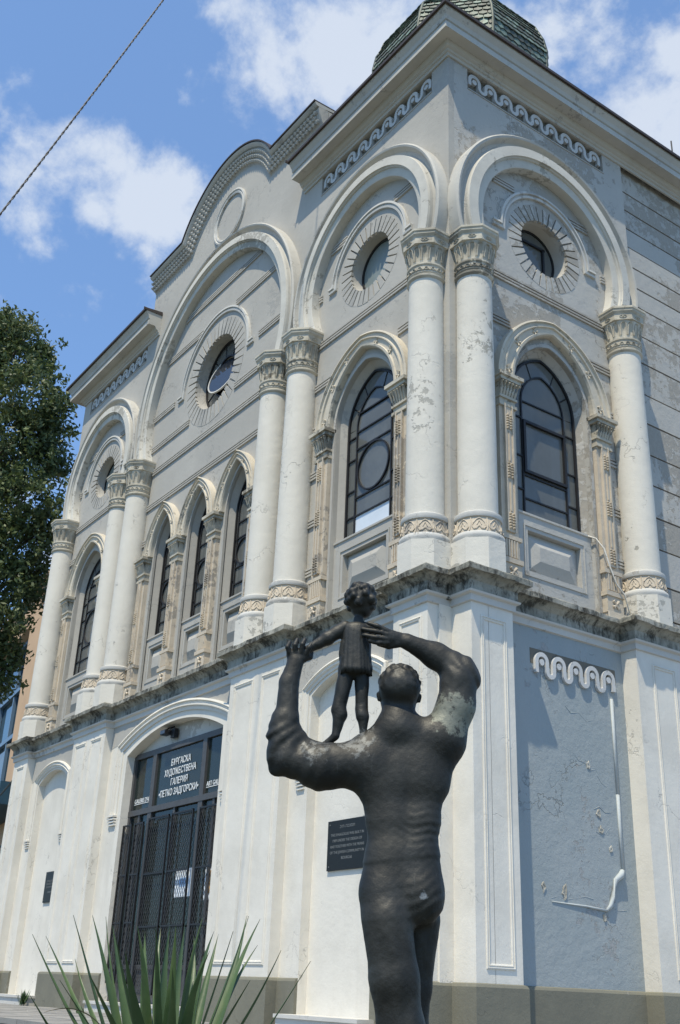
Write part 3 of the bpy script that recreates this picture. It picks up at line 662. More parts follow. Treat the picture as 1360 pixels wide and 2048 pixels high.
# ------------------------------------------------------------------ columns
def column(fx, fy, mat='column'):
    m = MB(); m.lathe([(0.275, 6.6), (0.272, 8.0), (0.262, 10.46)], 0, 0, 48); c = obj('column', m, mat, B, 40)
    m = MB(); m.lathe([(0.385, 5.76), (0.385, 6.2)], 0, 0, 8, rot=PI / 8); obj('plinth_block', m, 'column', c)
    m = MB(); m.lathe([(0.30, 6.2), (0.345, 6.205), (0.36, 6.24), (0.355, 6.285), (0.335, 6.305)], 0, 0, 48, cap=False)
    m.lathe([(0.30, 6.515), (0.325, 6.52), (0.335, 6.55), (0.33, 6.59), (0.31, 6.605), (0.275, 6.61)], 0, 0, 48, cap=False); obj('base_moulding', m, 'trim', c, 40)
    m = MB(); m.lathe([(0.335, 6.30), (0.325, 6.40), (0.302, 6.52)], 0, 0, 48, cap=False)
    for k in range(9):                                # palmettes
        t0 = 2 * PI * k / 9
        def P(s, z, r=0.0): 
            rr = 0.335 - (z - 6.30) * 0.15 + 0.006 + r; return (rr * math.cos(t0 + s / rr), rr * math.sin(t0 + s / rr), z)
        heart = [P(0, 6.49), P(0.035, 6.47), P(0.075, 6.42), P(0.09, 6.365), P(0.07, 6.33), P(0.035, 6.335), P(0, 6.375), P(-0.035, 6.335), P(-0.07, 6.33), P(-0.09, 6.365), P(-0.075, 6.42), P(-0.035, 6.47)]
        m.tube(heart, 0.0095, 5, True)
        m.tube([P(-0.03, 6.39), P(0, 6.45), P(0.03, 6.39)], 0.008, 4); m.tube([P(0.105, 6.31), P(0.117, 6.40), P(0.105, 6.5)], 0.009, 4)
    obj('palmette_band', m, 'beige', c, 30)
    # capital
    m = MB(); m.lathe([(0.262, 10.42), (0.295, 10.45), (0.298, 10.475), (0.27, 10.50)], 0, 0, 48, cap=False)
    m.lathe([(0.27, 10.50), (0.283, 10.52), (0.283, 10.63)], 0, 0, 48, cap=False)
    m.lathe([(0.283, 10.63), (0.30, 10.65), (0.30, 10.675), (0.275, 10.69)], 0, 0, 48, cap=False)
    for k in range(18):                               # chain of little rings
        t = 2 * PI * k / 18; m.tube([(0.288 * math.cos(t + 0.028 / .288 * math.cos(a)), 0.288 * math.sin(t + 0.028 / .288 * math.cos(a)), 10.575 + 0.026 * math.sin(a)) for a in (0, PI / 3, 2 * PI / 3, PI, 4 * PI / 3, 5 * PI / 3)], 0.0085, 4, True)
        m.tube([(0.287 * math.cos(t + j * 0.0065 * 5), 0.287 * math.sin(t + j * 0.0065 * 5), 10.57 - 0.02 * math.sin(PI * j / 10.0)) for j in range(2, 9, 3)], 0.008, 4)
    obj('necking', m, 'capital', c, 30)
    m = MB()
    prof = [(0.268, 10.69), (0.27, 10.76), (0.278, 10.84), (0.295, 10.91), (0.318, 10.965), (0.325, 10.99)]
    m.lathe(prof, 0, 0, 128, fn=lambda t, q: 0.017 * (abs(math.sin(8 * t)) - 0.5) * (1.0 if 0 < q < 5 else 0.4), cap=False)
    for k in range(16):
        t = PI * (k + 0.0) / 8 ; w2 = 0.16
        pts = []
        for j in range(9):
            s = -1 + 2 * j / 8; z = 10.74 + 0.225 * math.sqrt(max(0, 1 - s ** 4)) if abs(s) < 1 else 10.74
            rr = 0.285 + max(0, z - 10.76) * 0.17 ; tt = t + s * w2; pts.append((rr * math.cos(tt), rr * math.sin(tt), z))
        m.tube(pts, 0.0075, 4)
    obj('bell', m, 'capital', c, 40)
    m = MB(); m.lathe([(0.33, 10.985), (0.368, 11.0), (0.368, 11.115), (0.376, 11.125), (0.402, 11.155), (0.402, 11.185), (0.418, 11.2), (0.418, 11.235), (0.1, 11.24)], 0, 0, 8, rot=PI / 8)
    for k in range(8):
        t = k * PI / 4; R8 = 0.368 * math.cos(PI / 8) + 0.004; n = Vector((math.cos(t), math.sin(t), 0)); x = Vector((-math.sin(t), math.cos(t), 0)); o = n * R8 + Vector((0, 0, 11.06))
        m.tube([tuple(o + x * (0.055 * math.cos(a)) + Vector((0, 0, 0.026 * math.sin(a)))) for a in [i * PI / 4 for i in range(8)]], 0.008, 4, True)
        m.tube([tuple(o - x * 0.012), tuple(o + x * 0.012)], 0.012, 5)
    obj('abacus', m, 'capital', c)
    return c
def dup(o, parent, loc, rz=0):
    c = o.copy(); COL.objects.link(c); c.parent = parent; c.location = loc; c.rotation_euler = (0, 0, rz)
    for ch in o.children:
        d = ch.copy(); COL.objects.link(d); d.parent = c
    return c
QC = 0.15
c0 = column(0, 0)
spots = [(-u, -QC) for u in UF] + [(QC, 0.35), (QC, 3.66)]
c0.location = (spots[0][0], spots[0][1], 0)
cs = column(0, 0, 'column_side')
kids = []
for i, (x, y) in enumerate(spots[1:6]): dup(c0, B, (x, y, 0), (0.0 if i % 2 else PI / 4))
cs.location = (QC, 0.35, 0); dup(cs, B, (QC, 3.66, 0), PI / 4)
# ------------------------------------------------------------------ friezes of looped ribbon
def frieze(fr, u0, u1, zt, zb, n, wb, wf, sill=True, drop=0.075):
    m = MB(); m.plate(fr, rect(u0 - 0.02, u1 + 0.02, zb - 0.01, zt + 0.02), (), wb - 0.05, wb); back = obj('frieze_panel', m, 'frieze_dark', B)
    p = (u1 - u0) / n; rb, rs = p * 0.30, p * 0.20; zc = zt - rb - p * 0.085 - 0.025; path = []
    zlow = zc - drop
    for i in range(n):
        uc = u0 + (i + 0.5) * p
        path += [(uc + rb * math.cos(a), zc + rb * math.sin(a)) for a in [PI - PI * k / 10 for k in range(11)]]
        if i < n - 1:
            us = uc + p / 2; path += [(us + rs * math.cos(a), zlow + rs * math.sin(a)) for a in [PI + PI * k / 8 for k in range(9)]]
    path = [(path[0][0], zlow - rs * 0.6)] + path + [(path[-1][0], zlow - rs * 0.6)]
    m = MB(); m.ribbon(fr, path, p * 0.09, wb, wf); r = obj('looped_ribbon', m, 'frieze_ribbon', back, 30)
    for i in range(n):
        uc = u0 + (i + 0.5) * p; d = MB(); d.plate(fr, circle(uc, zc - 0.01, rb * 0.46, 16), (), wb, wf - 0.004); obj('roundel', d, 'frieze_ribbon', back)
    if sill:
        m = MB(); m.frustum(fr, (u0, u1, zb - 0.005, zb + 0.03), (u0, u1, zb, zb + 0.022), wb, 0.012); obj('frieze_sill', m, 'wall', back)
for a, b in FRZ: frieze(FRONT, a, b, 14.93, 14.48, 9, -0.085, -0.02)
frieze(RIGHT, 0.42, 3.70, 14.93, 14.48, 9, -0.085, -0.02)

# ------------------------------------------------------------------ top cornices
CP = [(0, 14.93), (0.03, 14.93), (0.035, 14.985), (0.06, 14.995), (0.07, 15.03), (0.11, 15.05), (0.14, 15.10), (0.15, 15.125), (0.31, 15.125), (0.32, 15.11), (0.335, 15.11), (0.335, 15.225), (0.305, 15.24), (0.305, 15.275), (0.33, 15.29), (0.35, 15.36), (0.40, 15.43), (0.41, 15.455), (0.41, 15.49), (0.0, 15.5)]
RP = [(0.0, 15.492), (0.435, 15.485), (0.445, 15.47), (0.46, 15.47), (0.46, 15.525), (0.43, 15.54), (-2.5, 16.05)]
m = MB(); m.plan([(-4.25, 0), (0, 0), (0, 4.22), (-0.15, 4.22), (-0.15, 12)][:3] + [(0, 12)], CP); obj('corner_cornice', m, 'cornice', B)
m = MB(); m.plan([(-4.25, 0), (0, 0), (0, 12)], RP[:6] + [(-0.2, 15.6)]); obj('roof_edge', m, 'roof', B)
m = MB(); m.plan([(-W, 5), (-W, 0), (-10.5, 0)], CP); obj('far_cornice', m, 'cornice', B)
m = MB(); m.plan([(-W, 5), (-W, 0), (-10.5, 0)], RP[:6] + [(-0.2, 15.6)]); obj('roof_edge', m, 'roof', B)
for x in (-4.25, -10.5):
    s = 1 if x == -4.25 else -1
    m = MB(); m.box(WORLD, min(x, x - s * 0.02), max(x, x - s * 0.02), -0.495, 0.2, 15.47, 15.53); obj('roof_edge', m, 'roof', B)
# roof sheets, core walls and floors that close the volume
m = MB(); m.add([(-W - .1, 0.0, 15.56), (0.1, 0.0, 15.56), (0.1, 12, 15.56), (-W - .1, 12, 15.56), (-7.4, 6, 16.4)], [(0, 1, 4), (1, 2, 4), (2, 3, 4), (3, 0, 4)]); obj('roof', m, 'roof', B)
m = MB(); m.box(WORLD, -W, -W + 0.3, 0.125, 12, 0.3, 15.3); m.box(WORLD, -W, 0, 11.7, 12, 0.3, 15.3); obj('rear_walls', m, 'wall', B)
m = MB(); m.box(WORLD, -W + 0.31, -0.45, 1.2, 1.22, 5.9, 15.3); m.box(WORLD, -1.5, -1.48, 1.25, 11.6, 5.9, 15.3); obj('inner_partition', m, 'interior', B)
m = MB(); m.box(WORLD, -W + .3, -0.2, 0.2, 11.6, 5.4, 5.7); obj('floor_slab', m, 'interior', B)

# attic shoulders and curved pediment edging
top = [(3.75, SH)] + ARC + [(11.05, SH)]
m = MB(); m.plate(FRONT, [(3.75, 15.3)] + top + [(11.05, 15.3)], (), -0.55, -0.13, True); obj('pediment_backing', m, 'wall', B)
m = MB(); m.loft(FRONT, offset2(top, 0.09), offset2(top, 0.0), [(0, -0.55), (0, 0.20), (0.25, 0.215), (0.7, 0.19), (1, 0.15), (1, 0.0)]); obj('pediment_moulding', m, 'cornice', B, 30)
m = MB(); m.loft(FRONT, offset2(top, 0.125), offset2(top, 0.095), [(0, -0.6), (0, 0.235), (1, 0.235), (1, -0.6)]); obj('pediment_flashing', m, 'roof', B, 30)
m = MB(); m.loft(FRONT, offset2(top, -0.005), offset2(top, -0.36), [(0, 0.0), (0, 0.115), (0.1, 0.115), (0.9, 0.025), (1, 0.0)]); bk = obj('scale_band', m, 'wall', B, 30)
# overlapping drop-shaped scales: too fine to pick apart, one mesh
m = MB()
def along(path, step):
    out = []; acc = 0
    for a, b in zip(path[:-1], path[1:]):
        l = math.hypot(b[0] - a[0], b[1] - a[1]); t = step - acc
        while t <= l:
            out.append(((a[0] + (b[0] - a[0]) * t / l, a[1] + (b[1] - a[1]) * t / l), ((b[0] - a[0]) / l, (b[1] - a[1]) / l))); t += step
        acc = (acc + l) % step
    return out
for r in range(3):
    pth = offset2(top, -0.06 - r * 0.10)
    for i, (p, t) in enumerate(along(pth, 0.118)):
        sft = 0.059 if r % 2 else 0
        n = (t[1], -t[0]) if True else None
        n = (-t[1], t[0])
        if (n[1] > 0): n = (-n[0], -n[1])
        px, pz = p[0] + t[0] * sft, p[1] + t[1] * sft
        w = 0.125 - r * 0.028
        vs = []
        for (s, d, ww) in ((-0.05, -0.03, w - 0.02), (0.05, -0.03, w - 0.02), (0.05, 0.02, w + 0.02), (0.028, 0.055, w + 0.012), (0, 0.068, w), (-0.028, 0.055, w + 0.012), (-0.05, 0.02, w + 0.02), (0, 0.015, w + 0.045)):
            vs.append(FRONT(px + t[0] * s + n[0] * d, ww, pz + t[1] * s + n[1] * d))
        vs2 = [FRONT(px + t[0] * s + n[0] * d, w - 0.06, pz + t[1] * s + n[1] * d) for (s, d) in ((-0.05, -0.03), (0.05, -0.03), (0.05, 0.02), (0.028, 0.055), (0, 0.068), (-0.028, 0.055), (-0.05, 0.02))]
        m.add(vs + vs2, [(7, 0, 1), (7, 1, 2), (7, 2, 3), (7, 3, 4), (7, 4, 5), (7, 5, 6), (7, 6, 0)] + [(i2, (i2 + 1) % 7, 8 + (i2 + 1) % 7, 8 + i2) for i2 in range(7)])
stuff(obj('scale_pattern', m, 'cornice', bk))
m = MB(); m.loft(FRONT, circle(7.38, 16.42, 0.68), circle(7.38, 16.42, 0.56), [(0, 0), (0, 0.05), (0.3, 0.06), (0.5, 0.03), (0.7, 0.05), (1, 0.04), (1, 0)], True); obj('blank_roundel', m, 'trim', B, 30)

# ------------------------------------------------------------------ corner dome with copper shingles
DX, DY = -2.12, 2.18
prof = [(r * 1.03, 15.9 + (z - 15.9) * 0.885) for r, z in [(2.1, 15.9), (2.0, 16.3), (1.80, 16.75), (1.74, 17.1), (1.76, 17.5), (1.70, 17.9), (1.56, 18.35), (1.33, 18.75), (1.02, 19.08), (0.65, 19.3), (0.25, 19.42), (0.08, 19.5)]]
m = MB(); m.lathe([(2.2, 15.4), (2.2, 15.85), (2.1, 15.9)], DX, DY, 8, rot=PI / 8, cap=False); m.lathe([(r - 0.03, z) for r, z in prof], DX, DY, 8, rot=PI / 8); dome = obj('corner_dome', m, 'copper_dark', B)
for k in range(8):
    t = PI / 8 + k * PI / 4; q = MB(); q.tube([(DX + r * math.cos(t), DY + r * math.sin(t), z) for r, z in prof], [0.035] * len(prof), 6); obj('hip_rib', q, 'copper_dark', dome, True)
q = MB(); q.lathe([(r, z - 0.42) for r, z in [(0.16, 19.42), (0.1, 19.52), (0.14, 19.6), (0.16, 19.68), (0.12, 19.78), (0.04, 19.95), (0.02, 20.5), (0.008, 20.9)]], DX, DY, 14); obj('finial', q, 'copper', dome, 40)
samples = []
for (r0, z0), (r1, z1) in zip(prof[:-1], prof[1:]):
    l = math.hypot(r1 - r0, z1 - z0); n = max(1, int(l / 0.02)); samples += [(r0 + (r1 - r0) * i / n, z0 + (z1 - z0) * i / n) for i in range(n)]
rows = []; accl = 0; last = samples[0]
for s_ in samples[1:]:
    accl += math.hypot(s_[0] - last[0], s_[1] - last[1]); last = s_
    if accl >= 0.125: rows.append(s_); accl = 0
tile_list = []
for ri, (r, z) in enumerate(rows):
    nxt = rows[ri + 1] if ri + 1 < len(rows) else prof[-1]
    tv = Vector((nxt[0] - r, 0, nxt[1] - z)).normalized()
    for k in range(8):
        t = k * PI / 4; rr = r * math.cos(PI / 8); half = r * math.sin(PI / 8)
        n = max(1, int(2 * half / 0.155)); wd = 2 * half / n
        for j in range(-1 if ri % 2 else 0, n):
            s0 = -half + (j + (0.5 if ri % 2 else 0)) * wd; s1 = s0 + wd
            s0, s1 = max(s0, -half), min(s1, half)
            if s1 - s0 < 0.03: continue
            er = Vector((math.cos(t), math.sin(t), 0)); et = Vector((-math.sin(t), math.cos(t), 0)); up = er * tv.x + Vector((0, 0, tv.z)); nor = et.cross(up)
            if nor.dot(er) < 0 and tv.z > 0.2: nor = -nor
            if nor.z < 0 and tv.z < 0.9: nor = -nor
            o = Vector((DX, DY, z)) + er * rr
            L, g = 0.165, 0.006
            a = o + et * (s0 + g) + nor * 0.026 - up * 0.03; b_ = o + et * (s1 - g) + nor * 0.026 - up * 0.03
            mid = o + et * ((s0 + s1) / 2) + nor * 0.03 - up * 0.065
            c_ = o + et * (s1 - g) + up * (L - 0.03) + nor * 0.002; d_ = o + et * (s0 + g) + up * (L - 0.03) + nor * 0.002
            tile_list.append((o, nor, [a, mid, b_, c_, d_], nor))
camp = Vector((9.87, -8.59, 0.75))
vis = lambda T: (T[1].normalized().dot((camp - T[0]).normalized()), T[0].z)
cand = [T for T in tile_list if vis(T)[0] > 0.02 and T[0].z > 16.8]
cand.sort(key=lambda T: -(T[0].z + (T[0] - Vector((DX, DY, 0))).dot(Vector((0.8, 0.6, 0))) * 0.5)); front_tiles = cand[:295]; fs_ = set(id(T) for T in front_tiles)
rest = MB()
for T in tile_list:
    vs = T[2] + [p - T[3] * 0.016 for p in T[2]]; fc = [(0, 1, 2, 3, 4), (0, 5, 6, 1), (1, 6, 7, 2), (2, 7, 8, 3), (4, 9, 5, 0)]
    if id(T) in fs_: q = MB(); q.add(vs, fc); obj('copper_shingle', q, 'copper', dome)
    else: rest.add(vs, fc)
stuff(obj('copper_shingles', rest, 'copper', dome))
m = MB(); m.tube([(0.35, 5.35, 15.5), (0.35, 5.35, 15.95)], 0.014); obj('roof_rod', m, 'iron', B)

# ------------------------------------------------------------------ middle ledge (string cornice) over the lower storey
PF = 0.37
lower = [(-W, 6), (-W, -0.2), (-14.83, -0.2), (-14.83, -PF), (-14.05, -PF), (-14.05, -0.2), (-11.42, -0.2), (-11.42, -PF), (-9.83, -PF), (-9.83, -0.2), (-4.98, -0.2), (-4.98, -PF), (-3.33, -PF), (-3.33, -0.2),
         (-0.73, -0.2), (-0.73, -PF), (-0.03, -PF), (-0.03, 0.01), (PF, 0.01), (PF, 0.72), (0.1, 0.72), (0.1, 3.10), (PF, 3.10), (PF, 4.15), (0.1, 4.15), (0.1, 12)]
lower[1:4] = [(-W, -PF)]
LP = [(0, 5.31), (0.03, 5.32), (0.035, 5.40), (0.075, 5.42), (0.085, 5.445), (0.055, 5.455), (0.055, 5.58), (0.075, 5.60), (0.11, 5.64), (0.15, 5.665), (0.20, 5.67), (0.20, 5.735), (0.185, 5.75), (-0.5, 5.81)]
m = MB(); m.plan(lower, LP[:6]); obj('lower_moulding', m, 'trim', B, 20)
m = MB()
# subdivided so that the edge can be broken and uneven
fine = []
for a, b in zip(lower[:-1], lower[1:]):
    l = math.hypot(b[0] - a[0], b[1] - a[1]); n = max(1, int(l / 0.07)) if l < 16 else 1
    fine += [(a[0] + (b[0] - a[0]) * i / n, a[1] + (b[1] - a[1]) * i / n) for i in range(n)]
fine.append(lower[-1])
prof_l = LP[5:]
k = len(prof_l); offs = [offset2(fine, -o) for o, z in prof_l]; vs = []
rnd = random.Random(3); jit = [rnd.uniform(-1, 1) for _ in fine]; jit = [(jit[max(0, i - 1)] + jit[i] * 2 + jit[min(len(fine) - 1, i + 1)]) / 4 for i in range(len(fine))]
for i in range(len(fine)):
    for q in range(k):
        x, y = offs[q][i]; dz = 0
        if 3 <= q <= 7:
            dz = 0.007 * jit[i] + (0.005 * rnd.uniform(-1, 1)); bx, by = fine[i]
            f = 1 + 0.05 * jit[i] + rnd.uniform(-0.025, 0.025); x, y = bx + (x - bx) * f, by + (y - by) * f
        vs.append((x, y, prof_l[q][1] + dz))
m.add(vs, [(i * k + q, (i + 1) * k + q, (i + 1) * k + q + 1, i * k + q + 1) for i in range(len(fine) - 1) for q in range(k - 1)])
obj('middle_ledge', m, 'ledge', B)
m = MB(); m.box(WORLD, -W + .1, -0.02, -0.15, 0.3, 5.4, 5.757); m.box(WORLD, -0.3, 0.05, -0.1, 11.9, 5.4, 5.758); obj('ledge_core', m, 'ledge', B)

# ------------------------------------------------------------------ lower storey
def seg_arch(uc, hw, z0, zs, rise, n=24):
    R = (hw * hw + rise * rise) / (2 * rise); t = math.asin(hw / R)
    return [(uc - hw, z0)] + [(uc + R * math.sin(-t + 2 * t * i / n), zs + rise - R + R * math.cos(-t + 2 * t * i / n)) for i in range(n + 1)] + [(uc + hw, z0)]
NI = [(2.04, 0.81), (12.77, 0.81)]
DC, DH = 7.24, 1.82
door = seg_arch(DC, DH, 0.46, 4.66, 0.38, 30)
m = MB(); m.plate(FRONT, rect(0.0, W, 0.29, 5.45), [seg_arch(c, h, 0.47, 4.66, 0.24) for c, h in NI] + [door], -0.05, 0.2); obj('lower_front_wall', m, 'white', B)
for c, h in NI: m = MB(); m.plate(FRONT, rect(c - h - .05, c + h + .05, 0.4, 5.1), (), 0.0, 0.055); obj('niche_back', m, 'white', B)
for c, h in NI:
    a = seg_arch(c, h + 0.12, 3.5, 4.74, 0.27)
    m = MB(); m.loft(FRONT, offset2(a, 0.07), offset2(a, -0.07), [(0, 0.2), (0, 0.245), (0.2, 0.26), (0.3, 0.235), (0.55, 0.235), (0.62, 0.25), (0.75, 0.225), (1, 0.22), (1, 0.2)])
    for s in (-1, 1):
        u = c + s * (h + 0.15)
        for j in range(4): m.box(FRONT, u - 0.10 + j * .004, u + 0.10 - j * .004, 0.2, 0.265 - j * 0.012, 3.50 - j * 0.045 - 0.03, 3.50 - j * 0.045)
    obj('niche_hood', m, 'white', B, 20)
    m = MB(); m.box(FRONT, c - h - 0.08, c + h + 0.08, 0.05, 0.46, 0.30, 0.43); m.box(FRONT, c - h - 0.1, c + h + 0.1, 0.05, 0.49, 0.43, 0.475); obj('niche_sill', m, 'trim', B)
a = seg_arch(DC, DH + 0.26, 3.6, 4.84, 0.42, 30)
m = MB(); m.loft(FRONT, offset2(a, 0.09), offset2(a, -0.10), [(0, 0.2), (0, 0.26), (0.18, 0.275), (0.25, 0.245), (0.45, 0.24), (0.5, 0.265), (0.62, 0.265), (0.66, 0.235), (1, 0.225), (1, 0.2)])
for s in (-1, 1):
    u = DC + s * (DH + 0.29)
    for j in range(4): m.box(FRONT, u - 0.14 + j * .005, u + 0.14 - j * .005, 0.2, 0.285 - j * 0.014, 3.60 - j * 0.05 - 0.034, 3.60 - j * 0.05)
obj('door_hood', m, 'white', B, 20)
# grey spandrels between the hoods and the ledge
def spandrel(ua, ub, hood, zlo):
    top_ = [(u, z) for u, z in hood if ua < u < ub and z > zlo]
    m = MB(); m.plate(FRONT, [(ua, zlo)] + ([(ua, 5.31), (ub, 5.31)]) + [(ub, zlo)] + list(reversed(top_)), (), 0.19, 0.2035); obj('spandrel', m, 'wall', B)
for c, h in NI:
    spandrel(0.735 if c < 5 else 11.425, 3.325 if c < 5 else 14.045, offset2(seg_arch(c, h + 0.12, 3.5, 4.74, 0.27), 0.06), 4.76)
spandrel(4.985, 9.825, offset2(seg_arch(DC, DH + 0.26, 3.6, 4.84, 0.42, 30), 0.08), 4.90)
# pilasters with raised panels
def pilaster(fr, u0, u1, wf, panels, wb=0.0, mat='white'):
    m = MB(); m.box(fr, u0, u1, wb, wf, 0.3, 5.33)
    for (a, b) in panels:
        r = rect(a, b, 1.05, 5.16)
        m.loft(fr, offset2(r, -0.0, True), offset2(r, 0.055, True), [(0, wf), (0.05, wf + 0.014), (0.3, wf + 0.018), (0.42, wf + 0.006), (0.6, wf + 0.006), (0.7, wf + 0.016), (0.95, wf + 0.012), (1, wf)], True)
    return obj('pilaster', m, mat, B)
pilaster(FRONT, 14.06, W - 0.001, PF, [(14.2, 14.7)]); pilaster(FRONT, 9.83, 11.42, PF, [(9.95, 10.5), (10.72, 11.28)]); pilaster(FRONT, 3.33, 4.98, PF, [(3.45, 4.0), (4.24, 4.84)])
pilaster(FRONT, 0.03, 0.73, PF, [(0.14, 0.6)])
m = MB(); m.box(WORLD, -0.45, PF, 0.01, 0.3, 0.3, 5.33); obj('corner_pier', m, 'white', B)
pilaster(RIGHT, 0.295, 0.72, PF, [(0.16, 0.6)]); pilaster(RIGHT, 3.10, 4.15, PF, [(3.42, 3.92)])
m = MB(); m.box(RIGHT, 0.71, 12.0, -0.2, 0.1, 0.3, 5.33); obj('lower_side_wall', m, 'blue', B)
frieze(RIGHT, 1.30, 2.92, 5.01, 4.83, 5, 0.104, 0.145, False, 0.12)
# plinth runs, one length between openings
PP = [(0.0, 0.28), (0.045, 0.28), (0.045, 0.865), (0.03, 0.895), (0.0, 0.905)]
runs = [[(-W, 4), (-W, -PF), (-14.05, -PF), (-14.05, -0.2), (-13.58, -0.2)], [(-11.96, -0.2), (-11.42, -0.2), (-11.42, -PF), (-9.83, -PF), (-9.83, -0.2), (-9.07, -0.2)],
        [(-5.41, -0.2), (-4.98, -0.2), (-4.98, -PF), (-3.33, -PF), (-3.33, -0.2), (-2.85, -0.2)], [(-1.23, -0.2), (-0.73, -0.2), (-0.73, -PF), (-0.03, -PF), (-0.03, 0.01), (PF, 0.01), (PF, 0.72), (0.1, 0.72), (0.1, 3.10), (PF, 3.10), (PF, 4.15), (0.1, 4.15), (0.1, 12)]]
for r in runs: m = MB(); m.plan(r, PP); obj('plinth', m, 'plinth', B)

# ------------------------------------------------------------------ gallery entrance
m = MB(); fr = FRONT; L_, R_ = DC + DH, DC - DH
def bar(mb, u0, u1, w0, w1, z0, z1): mb.box(FRONT, min(u0, u1), max(u0, u1), w0, w1, z0, z1)
bar(m, R_, L_, -0.03, 0.035, 4.60, 4.70); bar(m, R_, L_, -0.03, 0.05, 3.56, 3.66); bar(m, R_, L_, -0.03, 0.04, 0.98, 1.05)
for u, h in ((L_ - 0.04, 0.04), (8.18, 0.07), (6.29, 0.07), (R_ + 0.04, 0.04)): bar(m, u - h, u + h, -0.04, 0.042, 0.47, 4.6)
for u in (7.24, 8.62, 5.85): bar(m, u - 0.035, u + 0.035, -0.03, 0.032, 0.47, 3.56)
E_ = obj('entrance', m, 'iron_grey', B)
m = MB(); m.plate(FRONT, [(R_ - .02, 4.70), (L_ + .02, 4.70), (L_ + .02, 5.2), (R_ - .02, 5.2)], (), -0.06, -0.01); obj('lintel_infill', m, 'trim', B)
def pane(u0, u1, z0, z1, par=E_, mat='door_glass'):
    q = MB(); bar(q, u0, u1, -0.014, -0.006, z0, z1); return obj('pane', q, mat, par)
t1 = pane(8.25, L_ - 0.08, 3.66, 4.6); t2 = pane(6.36, 8.11, 3.66, 4.6); t3 = pane(R_ + 0.08, 6.22, 3.66, 4.6)
for a, b in ((L_ - .08, 8.655), (8.585, 8.25), (8.11, 7.275), (7.205, 6.36), (6.22, 5.885), (5.815, R_ + .08)): pane(a, b, 1.05, 3.56)
for a, b in ((L_ - .08, 8.655), (8.585, 8.25), (8.11, 7.275), (7.205, 6.36), (6.22, 5.885), (5.815, R_ + .08)):
    q = MB(); bar(q, a, b, -0.02, 0.005, 0.47, 0.98); obj('kick_panel', q, 'iron_grey', E_)
m = MB(); y = -0.008
put_text(m, 'БУРГАСКА', 0.165, -7.20, y, 4.31, 0.72); put_text(m, 'ХУДОЖЕСТВЕНА', 0.165, -7.20, y, 4.14, 1.17)
put_text(m, 'ГАЛЕРИЯ', 0.165, -7.20, y, 3.965, 0.62); put_text(m, '•ПЕТКО ЗАДГОРСКИ•', 0.165, -7.20, y, 3.79, 1.46); obj('lettering', m, 'white_letter', t2)
m = MB(); put_text(m, "GALERIE D'ART", 0.11, -8.56, y, 3.79, 0.70); m.box(WORLD, -8.91, -8.21, y - .003, y + .002, 3.765, 3.775); obj('lettering', m, 'white_letter', t1)
m = MB(); put_text(m, 'ART GALLERY', 0.11, -5.87, y, 3.79, 0.62); m.box(WORLD, -6.18, -5.56, y - .003, y + .002, 3.765, 3.775); obj('lettering', m, 'white_letter', t3)
m = MB(); m.box(WORLD, -W + 0.5, -0.7, 2.6, 2.62, 0.3, 5.3); obj('inner_partition', m, 'interior', B)
m = MB(); m.box(WORLD, -9.2, -5.3, 0.0, 2.5, 0.31, 0.46); obj('hall_floor', m, 'interior', B)
# folded back lattice gates
def gate(u0, u1, w, z0, z1, label):
    g = MB()
    for (a, b) in ((u0, u0 + 0.03), (u1 - 0.03, u1)): g.box(FRONT, a, b, w, w + 0.03, z0, z1)
    for z in (z0, z0 + (z1 - z0) * 0.36, z0 + (z1 - z0) * 0.66, z1 - 0.03): g.box(FRONT, u0, u1, w + .002, w + 0.028, z, z + 0.028)
    G = obj('lattice_gate', g, 'iron', None); tag(G, label, 'gate', 'lattice gates across the gallery entrance')
    l = MB(); st = 0.13; n = int((z1 - z0 + (u1 - u0) * 1.6) / st)
    for k in range(-1, n):
        for s in (0, 1):
            pts = []; 
            za = z0 + k * st - (u1 - u0) * 0.8; zb_ = za + (u1 - u0) * 1.6
            A = [(u0, za), (u1, zb_)] if s == 0 else [(u0, zb_), (u1, za)]
            (xa, ya), (xb, yb) = A
            def clipz(xa, ya, xb, yb):
                t0, t1 = 0.0, 1.0; d = yb - ya
                if d > 0: t0 = max(t0, (z0 - ya) / d); t1 = min(t1, (z1 - ya) / d)
                else: t0 = max(t0, (z1 - ya) / d); t1 = min(t1, (z0 - ya) / d)
                return (t0, t1)
            t0, t1 = clipz(xa, ya, xb, yb)
            if t1 - t0 < 0.02: continue
            l.tube([FRONT(xa + (xb - xa) * t0, w + 0.012 + s * 0.007, ya + (yb - ya) * t0), FRONT(xa + (xb - xa) * t1, w + 0.012 + s * 0.007, ya + (yb - ya) * t1)], 0.0042, 3)
    stuff(obj('lattice', l, 'iron_grey', G))
    return G
gate(8.68, 9.04, 0.10, 0.75, 3.40, 'narrow lattice gate leaf folded at the left jamb of the entrance')
gate(8.20, 8.56, 0.10, 0.75, 3.40, 'second lattice gate leaf from the left jamb of the entrance, over grey glass')
gate(7.30, 8.08, 0.06, 0.6, 3.45, 'wide lattice gate leaf left of the notice with the white paper')
gate(6.42, 7.20, 0.06, 0.6, 3.45, 'wide lattice gate leaf in front of the white paper notice')
gate(5.50, 6.20, 0.06, 0.6, 3.45, 'lattice gate leaf in front of the orange printed notice by the right jamb')
m = MB(); m.box(FRONT, R_ - 0.05, L_ + 0.05, -0.05, 0.42, 0.30, 0.42); m.box(FRONT, R_ - 0.08, L_ + 0.08, -0.05, 0.45, 0.42, 0.465); obj('entrance_step', m, 'trim', B)
